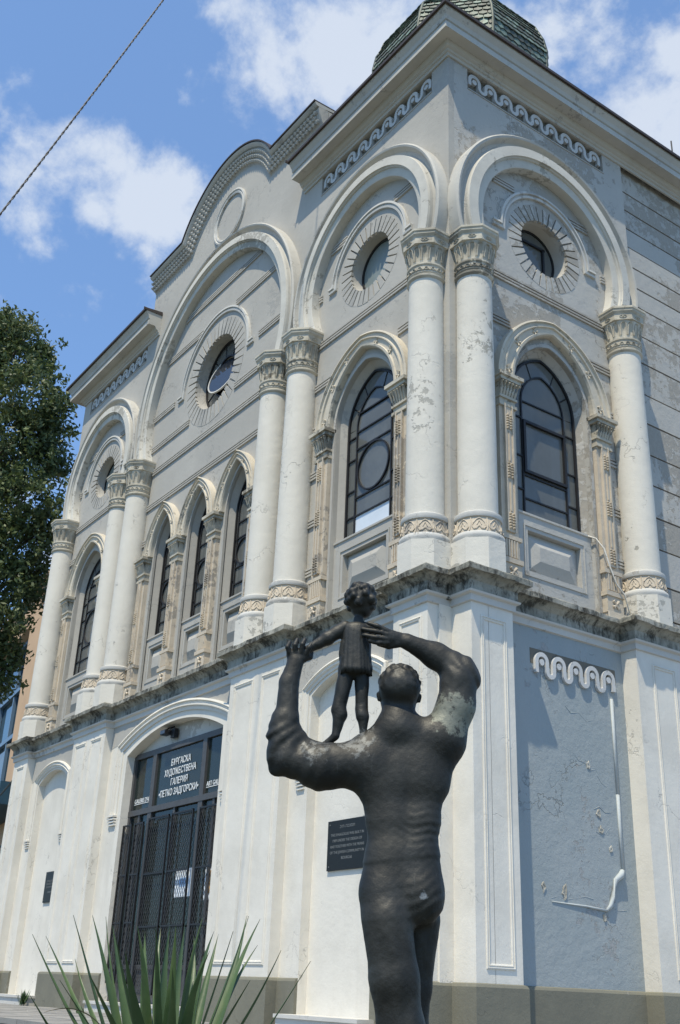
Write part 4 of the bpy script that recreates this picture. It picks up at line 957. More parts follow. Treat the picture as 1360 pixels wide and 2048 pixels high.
# notices behind the glass
def notice(u0, u1, z0, z1, label, prints):
    q = MB(); q.box(FRONT, u0, u1, -0.0055, -0.002, z0, z1); n = obj('paper_notice', q, 'paper', None); tag(n, label, 'notice', 'paper notices on the entrance glass')
    for (a, b, c, d, mt) in prints: q = MB(); q.box(FRONT, a, b, -0.002, -0.0005, c, d); obj('printed_patch', q, mt, n)
notice(6.42, 7.00, 2.08, 2.52, 'white paper notice with a blue print taped inside the entrance glass', [(6.55, 6.85, 2.24, 2.38, 'blue_print')])
notice(5.58, 5.98, 2.0, 2.52, 'orange and white poster taped inside the glass at the right jamb', [(5.66, 5.9, 2.1, 2.44, 'orange_print')])

# floodlight under the door arch
F_ = empty('floodlight', (-7.62, -0.1, 4.95), 'small dark floodlight fixed under the arch above the gallery entrance', 'floodlight')
m = MB(); m.box(WORLD, -0.10, 0.10, -0.11, 0.02, -0.10, -0.02); obj('lamp_housing', m, 'iron', F_)
m = MB(); m.box(WORLD, -0.085, 0.085, -0.118, -0.111, -0.09, -0.03); obj('lens', m, 'sky_glass', F_)
m = MB(); m.tube([(0.11, -0.05, -0.06), (0.14, -0.03, 0.0), (0.12, 0.05, 0.05)], 0.014); m.tube([(0.12, 0.05, 0.05), (-0.12, 0.05, 0.05), (-0.12, -0.03, 0.0), (-0.11, -0.05, -0.06)], 0.014); m.box(WORLD, 0.1, 0.24, 0.0, 0.08, -0.16, 0.0); obj('bracket', m, 'iron', F_)

# memorial plaques in the niches
def plaque(u0, u1, z0, z1, lines, label, parent=None):
    q = MB(); q.box(FRONT, u0, u1, 0.057, 0.085, z0, z1); p = obj('stone_plaque', q, 'plaque', None); tag(p, label, 'plaque')
    t = MB(); uc = -(u0 + u1) / 2
    for (s, sz, z, wd) in lines: put_text(t, s, sz, uc, -0.0862, z, wd, 0.0008)
    obj('lettering', t, 'engraved', p)
    for a in (u0 + .05, u1 - .05):
        for z in (z0 + .05, z1 - .05): q = MB(); q.lathe([(0.009, -0.003), (0.009, 0.003)], 0, 0, 8); o = obj('screw', q, 'engraved', p); o.location = FRONT(a, 0.086, z); o.rotation_euler = (PI / 2, 0, 0)
plaque(1.56, 2.46, 2.22, 2.86, [('בית הכנסת', 0.06, 2.755, 0.34), ('THE SYNAGOGUE WAS BUILT IN', 0.05, 2.655, 0.74), ('1909 UNDER THE DESIGN OF', 0.05, 2.58, 0.66), ('AND TOGETHER WITH THE MEANS', 0.05, 2.505, 0.76), ('OF THE JEWISH COMMUNITY IN', 0.05, 2.43, 0.76), ('BOURGAS', 0.05, 2.355, 0.24)], 'black stone memorial plaque with grey lettering in the niche behind the statue')
plaque(12.08, 12.68, 2.2, 2.8, [('СГРАДАТА НА', 0.05, 2.6, 0.4), ('СИНАГОГАТА', 0.05, 2.54, 0.42), ('В БУРГАС', 0.05, 2.48, 0.36), ('1909', 0.05, 2.38, 0.2)], 'black stone plaque in the far left niche of the facade')

# conduit, scars and cable on the blue side wall
m = MB(); m.box(WORLD, 0.0995, 0.122, 2.80, 2.845, 3.3, 4.60); m.box(WORLD, 0.0995, 0.124, 2.795, 2.84, 2.32, 3.3)
m.tube([(0.12, 2.80, 2.33), (0.13, 2.76, 2.27), (0.125, 2.66, 2.2), (0.12, 2.58, 2.0), (0.12, 2.54, 1.88), (0.115, 2.46, 1.82)], [0.03, 0.045, 0.035, 0.03, 0.03, 0.02], 6); m.tube([(0.112, 2.47, 1.82), (0.108, 2.1, 1.845), (0.104, 1.5, 1.86)], [0.018, 0.014, 0.006], 5)
c_ = obj('wall_conduit', m, 'conduit', None, True); tag(c_, 'pale painted conduit running down the blue side wall and bending left near its foot', 'conduit')
for pts in ([(1.5, 1.9), (1.62, 1.93), (1.75, 1.9), (1.95, 1.93), (2.1, 1.96), (2.24, 1.94)], [(2.45, 3.5), (2.52, 3.42), (2.62, 3.37), (2.6, 3.28)], [(2.0, 3.75), (2.1, 3.66), (2.22, 3.64), (2.3, 3.55), (2.42, 3.58), (2.5, 3.5)], [(2.35, 3.06), (2.45, 3.1), (2.55, 3.04), (2.66, 3.05)],
            [(2.36, 2.78), (2.44, 2.75), (2.53, 2.76), (2.62, 2.84)], [(1.62, 2.42), (1.63, 2.3), (1.62, 2.16)], [(1.86, 2.38), (1.87, 2.2), (1.88, 2.05)], [(2.6, 1.86), (2.7, 1.83), (2.85, 1.85)], [(1.9, 4.35), (2.0, 4.27), (2.15, 4.3), (2.3, 4.2), (2.42, 4.24)]):
    q = MB(); rr = [random.uniform(0.002, 0.006) for _ in pts]; q.tube([(0.099, y, z) for y, z in pts], rr, 5); obj('render_crack', q, 'blue', B)
for (y0, z0, s) in ((1.73, 1.99, 0.075), (2.42, 1.74, 0.045), (2.43, 3.02, 0.06), (2.46, 2.80, 0.055), (2.62, 2.58, 0.04), (1.37, 2.02, 0.05), (2.28, 3.62, 0.04)):
    r_ = random.Random(int(y0 * 1000)); n = 11; pts = []
    for i in range(n):
        t = 2 * PI * i / n; k2 = s * r_.uniform(0.45, 1.25); pts.append((y0 + k2 * 0.6 * math.cos(t), z0 + k2 * math.sin(t)))
    q = MB(); q.plate(RIGHT, pts, (), 0.09, 0.106); q.ribbon(RIGHT, pts, 0.007, 0.1, 0.112, True); obj('plaster_scar', q, 'scar', B)
m = MB(); m.tube([(-0.08, 2.72, 7.1), (0.06, 2.78, 7.02), (0.13, 2.86, 6.86), (0.14, 2.95, 6.6), (0.15, 3.05, 6.35), (0.17, 3.2, 6.2), (0.17, 3.3, 5.85)], 0.013, 6)
c_ = obj('window_cable', m, 'white', None, True); tag(c_, 'thin white cable hanging from the sill of the side pointed window', 'cable')
# ------------------------------------------------------------------ bronze statue: smooth blended solids turned into one skin each
def sdf_mesh(name, chains, vox, pad=0.06, extra=None, post=None):
    pts = np.array([p for ch, f, k in chains for p in ch]); lo = pts[:, :3].min(0) - pts[:, 3].max() - pad; hi = pts[:, :3].max(0) + pts[:, 3].max() + pad
    n = np.ceil((hi - lo) / vox).astype(int) + 1
    D = np.full(n, 0.5, np.float32); ax = [lo[i] + vox * np.arange(n[i], dtype=np.float32) for i in range(3)]
    def apply(ch, flat, k, sub=False):
        for (a, b) in (zip(ch[:-1], ch[1:]) if len(ch) > 1 else [(ch[0], ch[0])]):
            a = np.array(a, float); b = np.array(b, float); rm = max(a[3], b[3]) + max(3 * k, 0.02)
            l = np.maximum(0, ((np.minimum(a[:3], b[:3]) - rm - lo) / vox).astype(int)); h = np.minimum(n, ((np.maximum(a[:3], b[:3]) + rm - lo) / vox).astype(int) + 2)
            sl = tuple(slice(l[i], h[i]) for i in range(3))
            X, Y, Z = np.meshgrid(ax[0][sl[0]], ax[1][sl[1]], ax[2][sl[2]], indexing='ij')
            ba = b[:3] - a[:3]; L = max(1e-9, ba @ ba)
            t = np.clip(((X - a[0]) * ba[0] + (Y - a[1]) * ba[1] + (Z - a[2]) * ba[2]) / L, 0, 1)
            dx = X - (a[0] + ba[0] * t); dy = (Y - (a[1] + ba[1] * t)) / flat; dz = Z - (a[2] + ba[2] * t)
            d = (np.sqrt(dx * dx + dy * dy + dz * dz) - (a[3] + (b[3] - a[3]) * t)) * min(1, flat)
            C = D[sl]
            if sub: hh = np.clip(0.5 - 0.5 * (C + d) / k, 0, 1); D[sl] = C * (1 - hh) + (-d) * hh + k * hh * (1 - hh)
            else: hh = np.clip(0.5 + 0.5 * (C - d) / k, 0, 1); D[sl] = C * (1 - hh) + d * hh - k * hh * (1 - hh)
    for ch, f, k in chains: apply(ch, f, k)
    for e in (extra or []): apply(e[0], e[1], e[2], e[3])
    if post:
        X, Y, Z = np.meshgrid(*ax, indexing='ij', sparse=True); D += post(X, Y, Z).astype(np.float32)
    # surface nets
    S = D < 0; c = S[:-1, :-1, :-1].astype(np.int8)
    for dx in (0, 1):
        for dy in (0, 1):
            for dz in (0, 1):
                if dx or dy or dz: c = c + S[dx:n[0] - 1 + dx, dy:n[1] - 1 + dy, dz:n[2] - 1 + dz]
    cells = np.argwhere((c > 0) & (c < 8)); idx = np.full(n - 1, -1, np.int64); idx[tuple(cells.T)] = np.arange(len(cells))
    acc = np.zeros((len(cells), 3)); cnt = np.zeros(len(cells))
    cor = [(i, j, k2) for i in (0, 1) for j in (0, 1) for k2 in (0, 1)]
    for a in cor:
        for axx in range(3):
            if a[axx] == 1: continue
            b = list(a); b[axx] = 1
            da = D[tuple((cells + a).T)]; db = D[tuple((cells + b).T)]; m = (da < 0) != (db < 0)
            t = np.where(m, da / np.where(da - db == 0, 1, da - db), 0); p = np.array(a, float)[None, :].repeat(len(cells), 0); p[:, axx] += t
            acc[m] += p[m]; cnt[m] += 1
    V = (cells + acc / cnt[:, None]) * vox + lo
    F = []
    for axx in range(3):
        sl0 = [slice(None)] * 3; sl1 = [slice(None)] * 3; sl0[axx] = slice(0, -1); sl1[axx] = slice(1, None)
        E = np.argwhere(S[tuple(sl0)] != S[tuple(sl1)]); u, w = (axx + 1) % 3, (axx + 2) % 3
        E = E[(E[:, u] > 0) & (E[:, w] > 0) & (E[:, u] < n[u] - 1) & (E[:, w] < n[w] - 1)]
        q = []
        for (du, dw) in ((-1, -1), (0, -1), (0, 0), (-1, 0)):
            e = E.copy(); e[:, u] += du; e[:, w] += dw; q.append(idx[tuple(e.T)])
        q = np.stack(q, 1); fl = S[tuple(E.T)]; q[~fl] = q[~fl][:, ::-1]; F.append(q)
    F = np.concatenate(F); F = F[(F >= 0).all(1)]
    # relax
    for _ in range(2):
        s_ = np.zeros_like(V); cc = np.zeros(len(V))
        for i in range(4):
            j = (i + 1) % 4; np.add.at(s_, F[:, i], V[F[:, j]]); np.add.at(s_, F[:, j], V[F[:, i]]); np.add.at(cc, F[:, i], 1); np.add.at(cc, F[:, j], 1)
        V = V * 0.5 + 0.5 * s_ / np.maximum(cc, 1)[:, None]
    me = bpy.data.meshes.new(name); me.vertices.add(len(V)); me.vertices.foreach_set('co', V.astype(np.float32).ravel())
    me.loops.add(F.size); me.loops.foreach_set('vertex_index', F.ravel().astype(np.int32)); me.polygons.add(len(F)); me.polygons.foreach_set('loop_start', np.arange(0, F.size, 4, dtype=np.int32))
    me.update(calc_edges=True); me.validate(); me.shade_smooth(); me.materials.append(M['bronze']); return me
STATUE_ORIGIN = [6.2566, -5.7229, 0.0]
MAN = [([[-0.1315, 0.0, 1.6327, 0.1067], [0.1569, 0.0, 1.7361, 0.099]], 0.62, 0.05), ([[-0.0765, 0.0, 1.5511, 0.1059], [0.0844, 0.0, 1.5847, 0.1168]], 0.62, 0.05), ([[-0.0549, 0.0, 1.4182, 0.1004], [0.0602, 0.0, 1.4228, 0.1005]], 0.66, 0.04), ([[-0.0445, 0.0, 1.2981, 0.1014], [0.0507, 0.0, 1.3058, 0.0973]], 0.7, 0.03), ([[-0.0471, 0.0, 1.2152, 0.1026], [0.0556, 0.0, 1.2192, 0.0986]], 0.72, 0.04), ([[-0.0558, 0.0, 1.1314, 0.108], [0.0584, 0.0, 1.1261, 0.1079]], 0.72, 0.05), ([[-0.0768, -0.02, 1.1098, 0.081], [-0.0723, -0.02, 1.089, 0.0808]], 0.85, 0.05), ([[0.073, -0.02, 1.1213, 0.077], [0.0732, -0.02, 1.1022, 0.0789]], 0.85, 0.05), ([[-0.0595, -0.03, 1.0246, 0.1022], [-0.0278, -0.03, 0.8054, 0.0941], [0.0047, -0.02, 0.6296, 0.0889], [0.0306, 0.03, 0.3886, 0.0725], [0.0441, 0.04, 0.0946, 0.0371]], 0.9, 0.03), ([[0.0821, 0.08, 1.0363, 0.0842], [0.0682, 0.11, 0.7826, 0.0625], [0.0603, 0.12, 0.6276, 0.0577], [0.0859, 0.12, 0.3833, 0.0583], [0.104, 0.13, 0.0837, 0.034]], 0.9, 0.02), ([[-0.0236, 0.02, 1.9351, 0.0638], [-0.0273, 0.0, 1.8022, 0.078]], 1, 0.03), ([[-0.0272, 0.0, 1.7935, 0.0649], [-0.1551, 0.0, 1.717, 0.0645]], 0.8, 0.05), ([[-0.0273, 0.0, 1.8022, 0.0693], [0.1677, 0.0, 1.7668, 0.0648]], 0.8, 0.05), ([[-0.0213, 0.0, 1.9838, 0.0924], [-0.023, 0.03, 1.9377, 0.0794]], 1.12, 0.02), ([[-0.1122, 0.02, 1.9583, 0.011], [-0.1094, 0.02, 1.9315, 0.0088]], 1, 0.006), ([[0.0687, 0.02, 1.9569, 0.011], [0.0667, 0.02, 1.9321, 0.0088]], 1, 0.006), ([[-0.1532, 0.0, 1.6467, 0.0982], [-0.3554, 0.0, 1.6279, 0.0938], [-0.4845, 0.0, 1.6459, 0.0641], [-0.5524, 0.0, 1.6052, 0.0234]], 0.85, 0.03), ([[-0.5066, 0.0, 1.6599, 0.0748], [-0.5209, 0.0, 1.7558, 0.0669], [-0.5161, 0.0, 1.8213, 0.0629]], 0.85, 0.015), ([[-0.5096, 0.0, 1.8216, 0.0521], [-0.5082, 0.0, 1.9882, 0.044], [-0.4827, 0.0, 2.087, 0.0355]], 0.85, 0.008), ([[-0.4637, 0.0, 1.7366, 0.0517], [-0.3999, 0.0, 1.6643, 0.0513]], 0.7, 0.03), ([[-0.4976, 0.0, 2.114, 0.0312], [-0.4533, 0.0, 2.1204, 0.0334]], 0.6, 0.01), ([[-0.5131, -0.012, 2.1189, 0.0124], [-0.5232, -0.02, 2.1437, 0.0124], [-0.5142, 0.0, 2.1711, 0.0112]], 1, 0.003), ([[-0.4866, -0.015, 2.1238, 0.0124], [-0.4902, -0.025, 2.1528, 0.0124], [-0.4812, -0.005, 2.1849, 0.0112]], 1, 0.003), ([[-0.46, -0.015, 2.1249, 0.0124], [-0.4571, -0.025, 2.1566, 0.0124], [-0.4477, -0.005, 2.1864, 0.0112]], 1, 0.003), ([[-0.4377, -0.012, 2.1221, 0.012], [-0.4254, -0.022, 2.145, 0.012], [-0.4155, -0.005, 2.1691, 0.0112]], 1, 0.003), ([[-0.4477, 0.0, 2.0977, 0.0156], [-0.4219, 0.015, 2.1124, 0.0145], [-0.4188, 0.022, 2.1401, 0.0134]], 1, 0.004), ([[0.172, 0.0, 1.7734, 0.0929], [0.2271, 0.0, 1.9138, 0.0787], [0.2456, 0.0, 2.0311, 0.0818], [0.3121, 0.0, 2.0384, 0.0243]], 0.85, 0.03), ([[0.2504, 0.0, 2.0722, 0.0732], [0.135, 0.0, 2.1384, 0.058], [0.0094, -0.03, 2.1864, 0.0356]], 0.85, 0.02), ([[0.0027, -0.03, 2.1908, 0.0312], [-0.07, -0.05, 2.2022, 0.0333]], 0.6, 0.012), ([[-0.0822, -0.06, 2.2263, 0.0116], [-0.1274, -0.068, 2.2427, 0.0111], [-0.1696, -0.055, 2.2592, 0.01]], 1, 0.003), ([[-0.0818, -0.06, 2.2078, 0.0115], [-0.1335, -0.068, 2.2169, 0.0111], [-0.1933, -0.055, 2.2302, 0.01]], 1, 0.003), ([[-0.0837, -0.06, 2.187, 0.0115], [-0.1328, -0.068, 2.1893, 0.0111], [-0.188, -0.055, 2.2026, 0.01]], 1, 0.003), ([[-0.0786, -0.055, 2.1703, 0.0115], [-0.121, -0.062, 2.1663, 0.011], [-0.1629, -0.055, 2.1759, 0.01]], 1, 0.003), ([[-0.0356, -0.04, 2.1722, 0.0178], [-0.0729, -0.035, 2.1629, 0.0155], [-0.1195, -0.03, 2.174, 0.0133]], 1, 0.005), ([[0.0434, 0.03, 0.0882, 0.0314], [0.04, 0.13, 0.0573, 0.0226]], 0.8, 0.01), ([[0.1032, 0.12, 0.0771, 0.0302], [0.1198, 0.22, 0.0467, 0.0211]], 0.8, 0.01)]
CHILD = [([[-0.25, 0.0, 2.2362, 0.036], [-0.1848, 0.0, 2.239, 0.0337]], 0.75, 0.012), ([[-0.2456, 0.0, 2.1709, 0.0447], [-0.1941, 0.0, 2.1731, 0.0447]], 0.8, 0.02), ([[-0.2458, 0.0, 2.1131, 0.0467], [-0.1969, 0.0, 2.1152, 0.0467]], 0.8, 0.02), ([[-0.2464, 0.0, 2.0627, 0.0443], [-0.191, 0.0, 2.065, 0.0443]], 0.8, 0.008), ([[-0.2708, 0.0, 2.2517, 0.0315], [-0.3474, 0.0, 2.1969, 0.0291], [-0.4321, 0.0, 2.1421, 0.0178]], 1, 0.01), ([[-0.1627, 0.0, 2.254, 0.0293], [-0.0939, 0.02, 2.2493, 0.0203]], 1, 0.01), ([[-0.2111, 0.0, 2.2898, 0.0226], [-0.2055, 0.0, 2.2522, 0.027]], 1, 0.012), ([[-0.2049, 0.0, 2.3881, 0.0683], [-0.1967, 0.012, 2.3541, 0.0524]], 1.0, 0.01), ([[-0.2624, 0.0, 2.0143, 0.0353], [-0.2858, 0.0, 1.8748, 0.0305], [-0.2785, 0.0, 1.8531, 0.0305], [-0.2946, 0.0, 1.7651, 0.0173]], 1, 0.012), ([[-0.2944, 0.0, 1.7608, 0.0183], [-0.3257, 0.01, 1.7358, 0.0151], [-0.3447, 0.012, 1.7246, 0.0119]], 0.9, 0.005), ([[-0.1874, 0.0, 2.0175, 0.0331], [-0.1856, 0.0, 1.879, 0.0262], [-0.1806, -0.004, 1.8518, 0.0272], [-0.1743, 0.0, 1.7874, 0.0162]], 1, 0.012), ([[-0.174, 0.0, 1.7787, 0.0173], [-0.1636, 0.045, 1.776, 0.0131]], 0.9, 0.005), ([[-0.4299, 0.0, 2.1422, 0.0178], [-0.4541, 0.0, 2.1343, 0.0156]], 1, 0.004)]
TUNIC = [[-0.2195, 0.0, 2.2681, 0.0474], [-0.219, 0.0, 2.2516, 0.0608], [-0.2203, 0.0, 2.2233, 0.0629], [-0.2213, 0.0, 2.1836, 0.0604], [-0.2202, 0.0, 2.1488, 0.0625], [-0.2188, 0.0, 2.1028, 0.0656], [-0.2175, 0.0, 2.0616, 0.0687], [-0.2187, 0.0, 2.0297, 0.0729]]
YUCCA_TIPS = [[-0.4932, 0.1, 0.8908], [-0.484, 0.25, 0.8917], [-0.334, -0.05, 0.9465], [-0.314, 0.15, 0.9596], [-0.2966, 0.3, 0.9645], [-0.2339, 0.1, 0.9285], [-0.3858, 0.3, 0.8255], [-0.1187, -0.1, 0.9193], [-0.14, 0.2, 0.9184], [-0.032, -0.3, 0.9149], [-0.1082, 0.35, 0.9384], [-0.044, 0.1, 0.9358], [0.014, -0.2, 0.9249], [-0.0067, 0.2, 0.9457], [0.0103, 0.35, 0.9182], [0.0827, -0.1, 0.9506], [0.0984, 0.15, 0.925], [0.1006, 0.3, 0.9226], [0.1776, -0.05, 0.9184], [0.2137, 0.1, 0.9736], [0.2443, 0.25, 0.9742], [0.1951, 0.3, 0.9883], [0.3316, 0.0, 0.8699], [0.4267, 0.1, 0.8434], [0.2386, 0.3, 0.8923], [-0.399, -0.2, 0.7117], [-0.3273, -0.15, 0.7557], [-0.5047, 0.1, 0.6052], [0.0439, -0.42, 0.7995], [-0.1638, -0.2, 0.8797], [0.0836, 0.05, 0.8622], [-0.1069, -0.35, 0.8418], [0.1386, -0.35, 0.8511], [-0.2089, -0.3, 0.7721], [0.257, -0.3, 0.7762]]
TREE_BLOBS = [[-21.01, -0.53, 19.49, 1.23], [-22.9, -1.52, 20.14, 1.87], [-20.06, -0.04, 17.63, 1.19], [-20.81, -0.24, 15.9, 1.73], [-20.74, 0.74, 16.75, 1.0], [-22.7, -1.22, 15.43, 2.41], [-19.88, 0.22, 13.98, 1.29], [-20.37, 0.39, 12.62, 1.21], [-20.5, 1.09, 11.71, 0.68], [-20.5, 0.21, 11.25, 1.26], [-22.51, -0.95, 12.02, 2.0], [-19.89, 0.21, 10.02, 0.72], [-20.23, 0.6, 9.28, 0.55], [-20.08, 0.82, 17.5, 0.48], [-20.4, 1.23, 15.69, 0.54], [-19.88, 1.1, 13.4, 0.49], [-21.24, -0.86, 20.45, 0.66], [-20.87, 0.2, 19.43, 0.5], [-20.42, 0.33, 8.67, 0.72], [-24.34, -1.84, 18.72, 1.71]]
CABLE = [[-0.662, -8.012, 3.936], [-1.224, -6.183, 9.282], [-1.775, -4.339, 14.793], [-1.914, -1.015, 24.543]]
YUCCA_ORIGIN = [6.5567, -6.8739, 0.0] 
ST = empty('bronze_statue', (STATUE_ORIGIN[0], STATUE_ORIGIN[1], -0.86), 'dark bronze statue of a man seen from behind steadying a small child on his shoulder', 'statue', None, math.radians(55.4465))
hr = random.Random(5); hair = []
hx, hy, hz = MAN[13][0][0][:3]
for i in range(150):
    a, b = hr.uniform(0, 2 * PI), hr.uniform(-0.15, 1.0) * PI / 2
    r = 0.088; p = (hx + r * math.cos(a) * math.cos(b), hy + r * 1.05 * math.sin(a) * math.cos(b) , hz + 0.01 + r * math.sin(b)); hair.append(([(p[0], p[1], p[2], hr.uniform(0.008, 0.013))], 1, 0.008, False))
def gs(X, Y, Z, c, r): return np.exp(-(((X - c[0]) ** 2 + (Y - c[1]) ** 2 + (Z - c[2]) ** 2) / (r * r)))
def man_post(X, Y, Z):
    el = (-0.56, -0.0, 1.70); er = (0.26, 0.0, 2.05)
    d = 0.0055 * gs(X, Y, Z, el, 0.11) * (np.sin((X * 0.75 - Z * 0.6) * 120 + 3 * np.sin(Z * 23) + Y * 30))
    d = d + 0.005 * gs(X, Y, Z, er, 0.09) * np.sin((X * 1.0 + Z * 0.25) * 105 + 2 * np.sin(Z * 31 + Y * 20))
    d = d + 0.0016 * gs(X, Y, Z, (0.09, -0.08, 1.38), 0.10) * np.sin(Z * 190 + 2.5 * np.sin(X * 21) + 1.5 * np.sin(X * 47))
    d = d + 0.002 * gs(X, Y, Z, (0.0, -0.08, 0.75), 0.25) * np.sin((X * 1.0 + Z * 0.2) * 85 + 2 * np.sin(Z * 13))
    d = d + 0.0025 * gs(X, Y, Z, (-0.40, -0.05, 1.62), 0.16) * np.sin(X * 95 + 3 * np.sin(Z * 18) + 20 * Z)
    d = d + 0.0018 * gs(X, Y, Z, (0.10, -0.08, 1.10), 0.10) * np.sin(Z * 150 - X * 60 + 2 * np.sin(X * 30))
    d = d + 0.0004 * np.sin(X * 140 + Y * 90) * np.sin(Z * 150)
    # shirt hem standing proud of the trousers, spine furrow
    d = d - 0.003 * (1 / (1 + np.exp(-(Z - 1.255 - 0.02 * np.sin(X * 9)) * 400))) * np.exp(-np.maximum(0, Z - 1.25) * 6) * (1 / (1 + np.exp(-(1.7 - Z) * 60)))
    d = d + 0.006 * np.exp(-((X - 0.02) / 0.03) ** 2) * np.exp(-((Z - 1.5) / 0.22) ** 2) * (Y < 0)
    return d
extra = hair + [([(0.0, -0.115, 1.06, 0.004), (0.004, -0.10, 1.16, 0.003)], 1, 0.02, True)]
me = sdf_mesh('man_figure', MAN, 0.0058, extra=extra, post=man_post); o = link('man_figure', me, ST, (0, 0, 0.86)); o['label'] = 'tall man in shirt and trousers with both arms raised'
curls = []
cx, cy, cz = CHILD[7][0][0][:3]
for i in range(95):
    a, b = hr.uniform(0, 2 * PI), hr.uniform(-0.45, 1.0) * PI / 2
    r = 0.064; p = (cx + r * math.cos(a) * math.cos(b), cy - 0.004 + r * math.sin(a) * math.cos(b), cz + r * math.sin(b)); curls.append(([(p[0], p[1], p[2], hr.uniform(0.011, 0.021))], 1, 0.0012, False))
def child_post(X, Y, Z):
    m = 1 / (1 + np.exp(-(Z - 2.035) * 300)); 
    return 0.003 * m * np.exp(-((Z - 2.10) / 0.06) ** 2) * np.sin(X * 150 + 2 * np.sin(Z * 40)) * (Y < 0) - 0.006 * m * np.exp(-np.maximum(0, Z - 2.03) * 14) + 0.001 * np.sin(X * 90) * np.sin(Z * 80)
me = sdf_mesh('child_figure', CHILD, 0.005, extra=curls, post=child_post); o = link('child_figure', me, ST, (0, 0, 0.86)); o['label'] = 'small curly haired child standing with arms out'
rings = []; m = MB(); nn = 72
for j, (x, y, z, r) in enumerate(TUNIC):
    f = j / (len(TUNIC) - 1)
    for i in range(nn):
        t = 2 * PI * i / nn; fold = (0.001 + 0.0018 * f) * math.sin(9 * t + 1.3 * math.sin(3 * t)) * f + 0.002 * math.sin(23 * t) * f
        m.v.append((x + (r + fold) * math.cos(t), y - 0.004 + (r * 0.74 + fold) * math.sin(t), z + 0.003 * math.sin(5 * t) * f))
k0 = len(TUNIC)
m.f += [(j * nn + i, j * nn + (i + 1) % nn, (j + 1) * nn + (i + 1) % nn, (j + 1) * nn + i) for j in range(k0 - 1) for i in range(nn)]
xb, yb, zb_, rb_ = TUNIC[-1]
for i in range(nn):
    t = 2 * PI * i / nn; m.v.append((xb + rb_ * 0.8 * math.cos(t), yb + rb_ * 0.6 * math.sin(t), zb_ + 0.012))
m.f += [((k0 - 1) * nn + i, (k0 - 1) * nn + (i + 1) % nn, k0 * nn + (i + 1) % nn, k0 * nn + i) for i in range(nn)]
m.f.append(tuple(range(nn)))
tn = obj('tunic', m, 'bronze', o, True)
m = MB(); m.box(WORLD, -0.42, 0.42, -0.32, 0.48, 0.0, 0.80); m.box(WORLD, -0.48, 0.48, -0.38, 0.54, 0.0, 0.12); obj('stone_pedestal', m, 'pedestal', ST)

# ------------------------------------------------------------------ yucca in front of the steps
YO = Vector(YUCCA_ORIGIN); YZ = 0.30
YC = empty('yucca_plant', (YO.x, YO.y, -0.86), 'dark green yucca with long stiff sword leaves in front of the gallery entrance', 'plant', None, math.radians(55.4465))
m = MB(); m.tube([(0, 0, 0.0), (0.01, 0, 0.5), (-0.01, 0.01, 1.1), (0, 0, 1.3)], [0.09, 0.075, 0.07, 0.04], 10); obj('stem', m, 'bark', YC, True)
yr = random.Random(11)
def sword(tip, base, wmax, sag):
    n = 14; base = Vector(base); tip = Vector(tip); ax = tip - base; L = ax.length; out = Vector((ax.x, ax.y, 0)); 
    side = ax.cross(Vector((0, 0, 1))); side = side.normalized() if side.length > 1e-3 else Vector((1, 0, 0))
    tw = yr.uniform(-0.5, 0.5) ; nrm = side.cross(ax).normalized(); side = (side * math.cos(tw) + nrm * math.sin(tw)).normalized(); nrm = side.cross(ax).normalized()
    bend = side * yr.uniform(-0.022, 0.022); vs = []
    for i in range(n + 1):
        t = i / n; w = wmax * (0.75 + 0.25 * min(1, t / 0.35)) * (1 - max(0, (t - 0.35) / 0.65) ** 1.35)
        c = base + ax * t + Vector((0, 0, 1)) * (sag * math.sin(PI * t)) + bend * math.sin(PI * t * t); f = 0.28 * w
        vs += [c - side * w + nrm * f, c - nrm * f * 0.1, c + side * w + nrm * f, c - side * w * 0.55 + nrm * (f * 0.35 - 0.0015), c + side * w * 0.55 + nrm * (f * 0.35 - 0.0015)]
    fs = []
    for i in range(n):
        a, b = i * 5, i * 5 + 5
        fs += [(a, a + 3, b + 3, b), (a + 3, a + 1, b + 1, b + 3), (a + 1, a + 4, b + 4, b + 1), (a + 4, a + 2, b + 2, b + 4)]
    q = MB(); q.add(vs, fs); return q
for i, (x, y, z) in enumerate(YUCCA_TIPS):
    a = math.atan2(y, x); bz = 0.52 + 0.86 + yr.uniform(-0.12, 0.0)
    wm = yr.uniform(0.015, 0.021)
    if abs(x) < 0.25: wm = yr.uniform(0.018, 0.025)
    d = math.hypot(x, y); base = (0.035 * math.cos(a) + x * 0.12, 0.035 * math.sin(a) + y * 0.05, bz - 0.05)
    obj('sword_leaf', sword((x, y, z + 0.86), base, wm, -0.02 - 0.03 * (d > 0.4) + yr.uniform(-0.01, 0.015)), 'yucca', YC, True)

for (x, y, z) in ((-0.30, -0.12, 0.42), (0.34, 0.05, 0.45), (0.22, -0.22, 0.36), (-0.2, 0.3, 0.47), (0.42, 0.2, 0.62), (-0.42, 0.1, 0.66)):
    obj('dry_leaf', sword((x, y, z + 0.86), (x * 0.15, y * 0.15, 1.28), 0.010, 0.10), 'dry', YC, True)

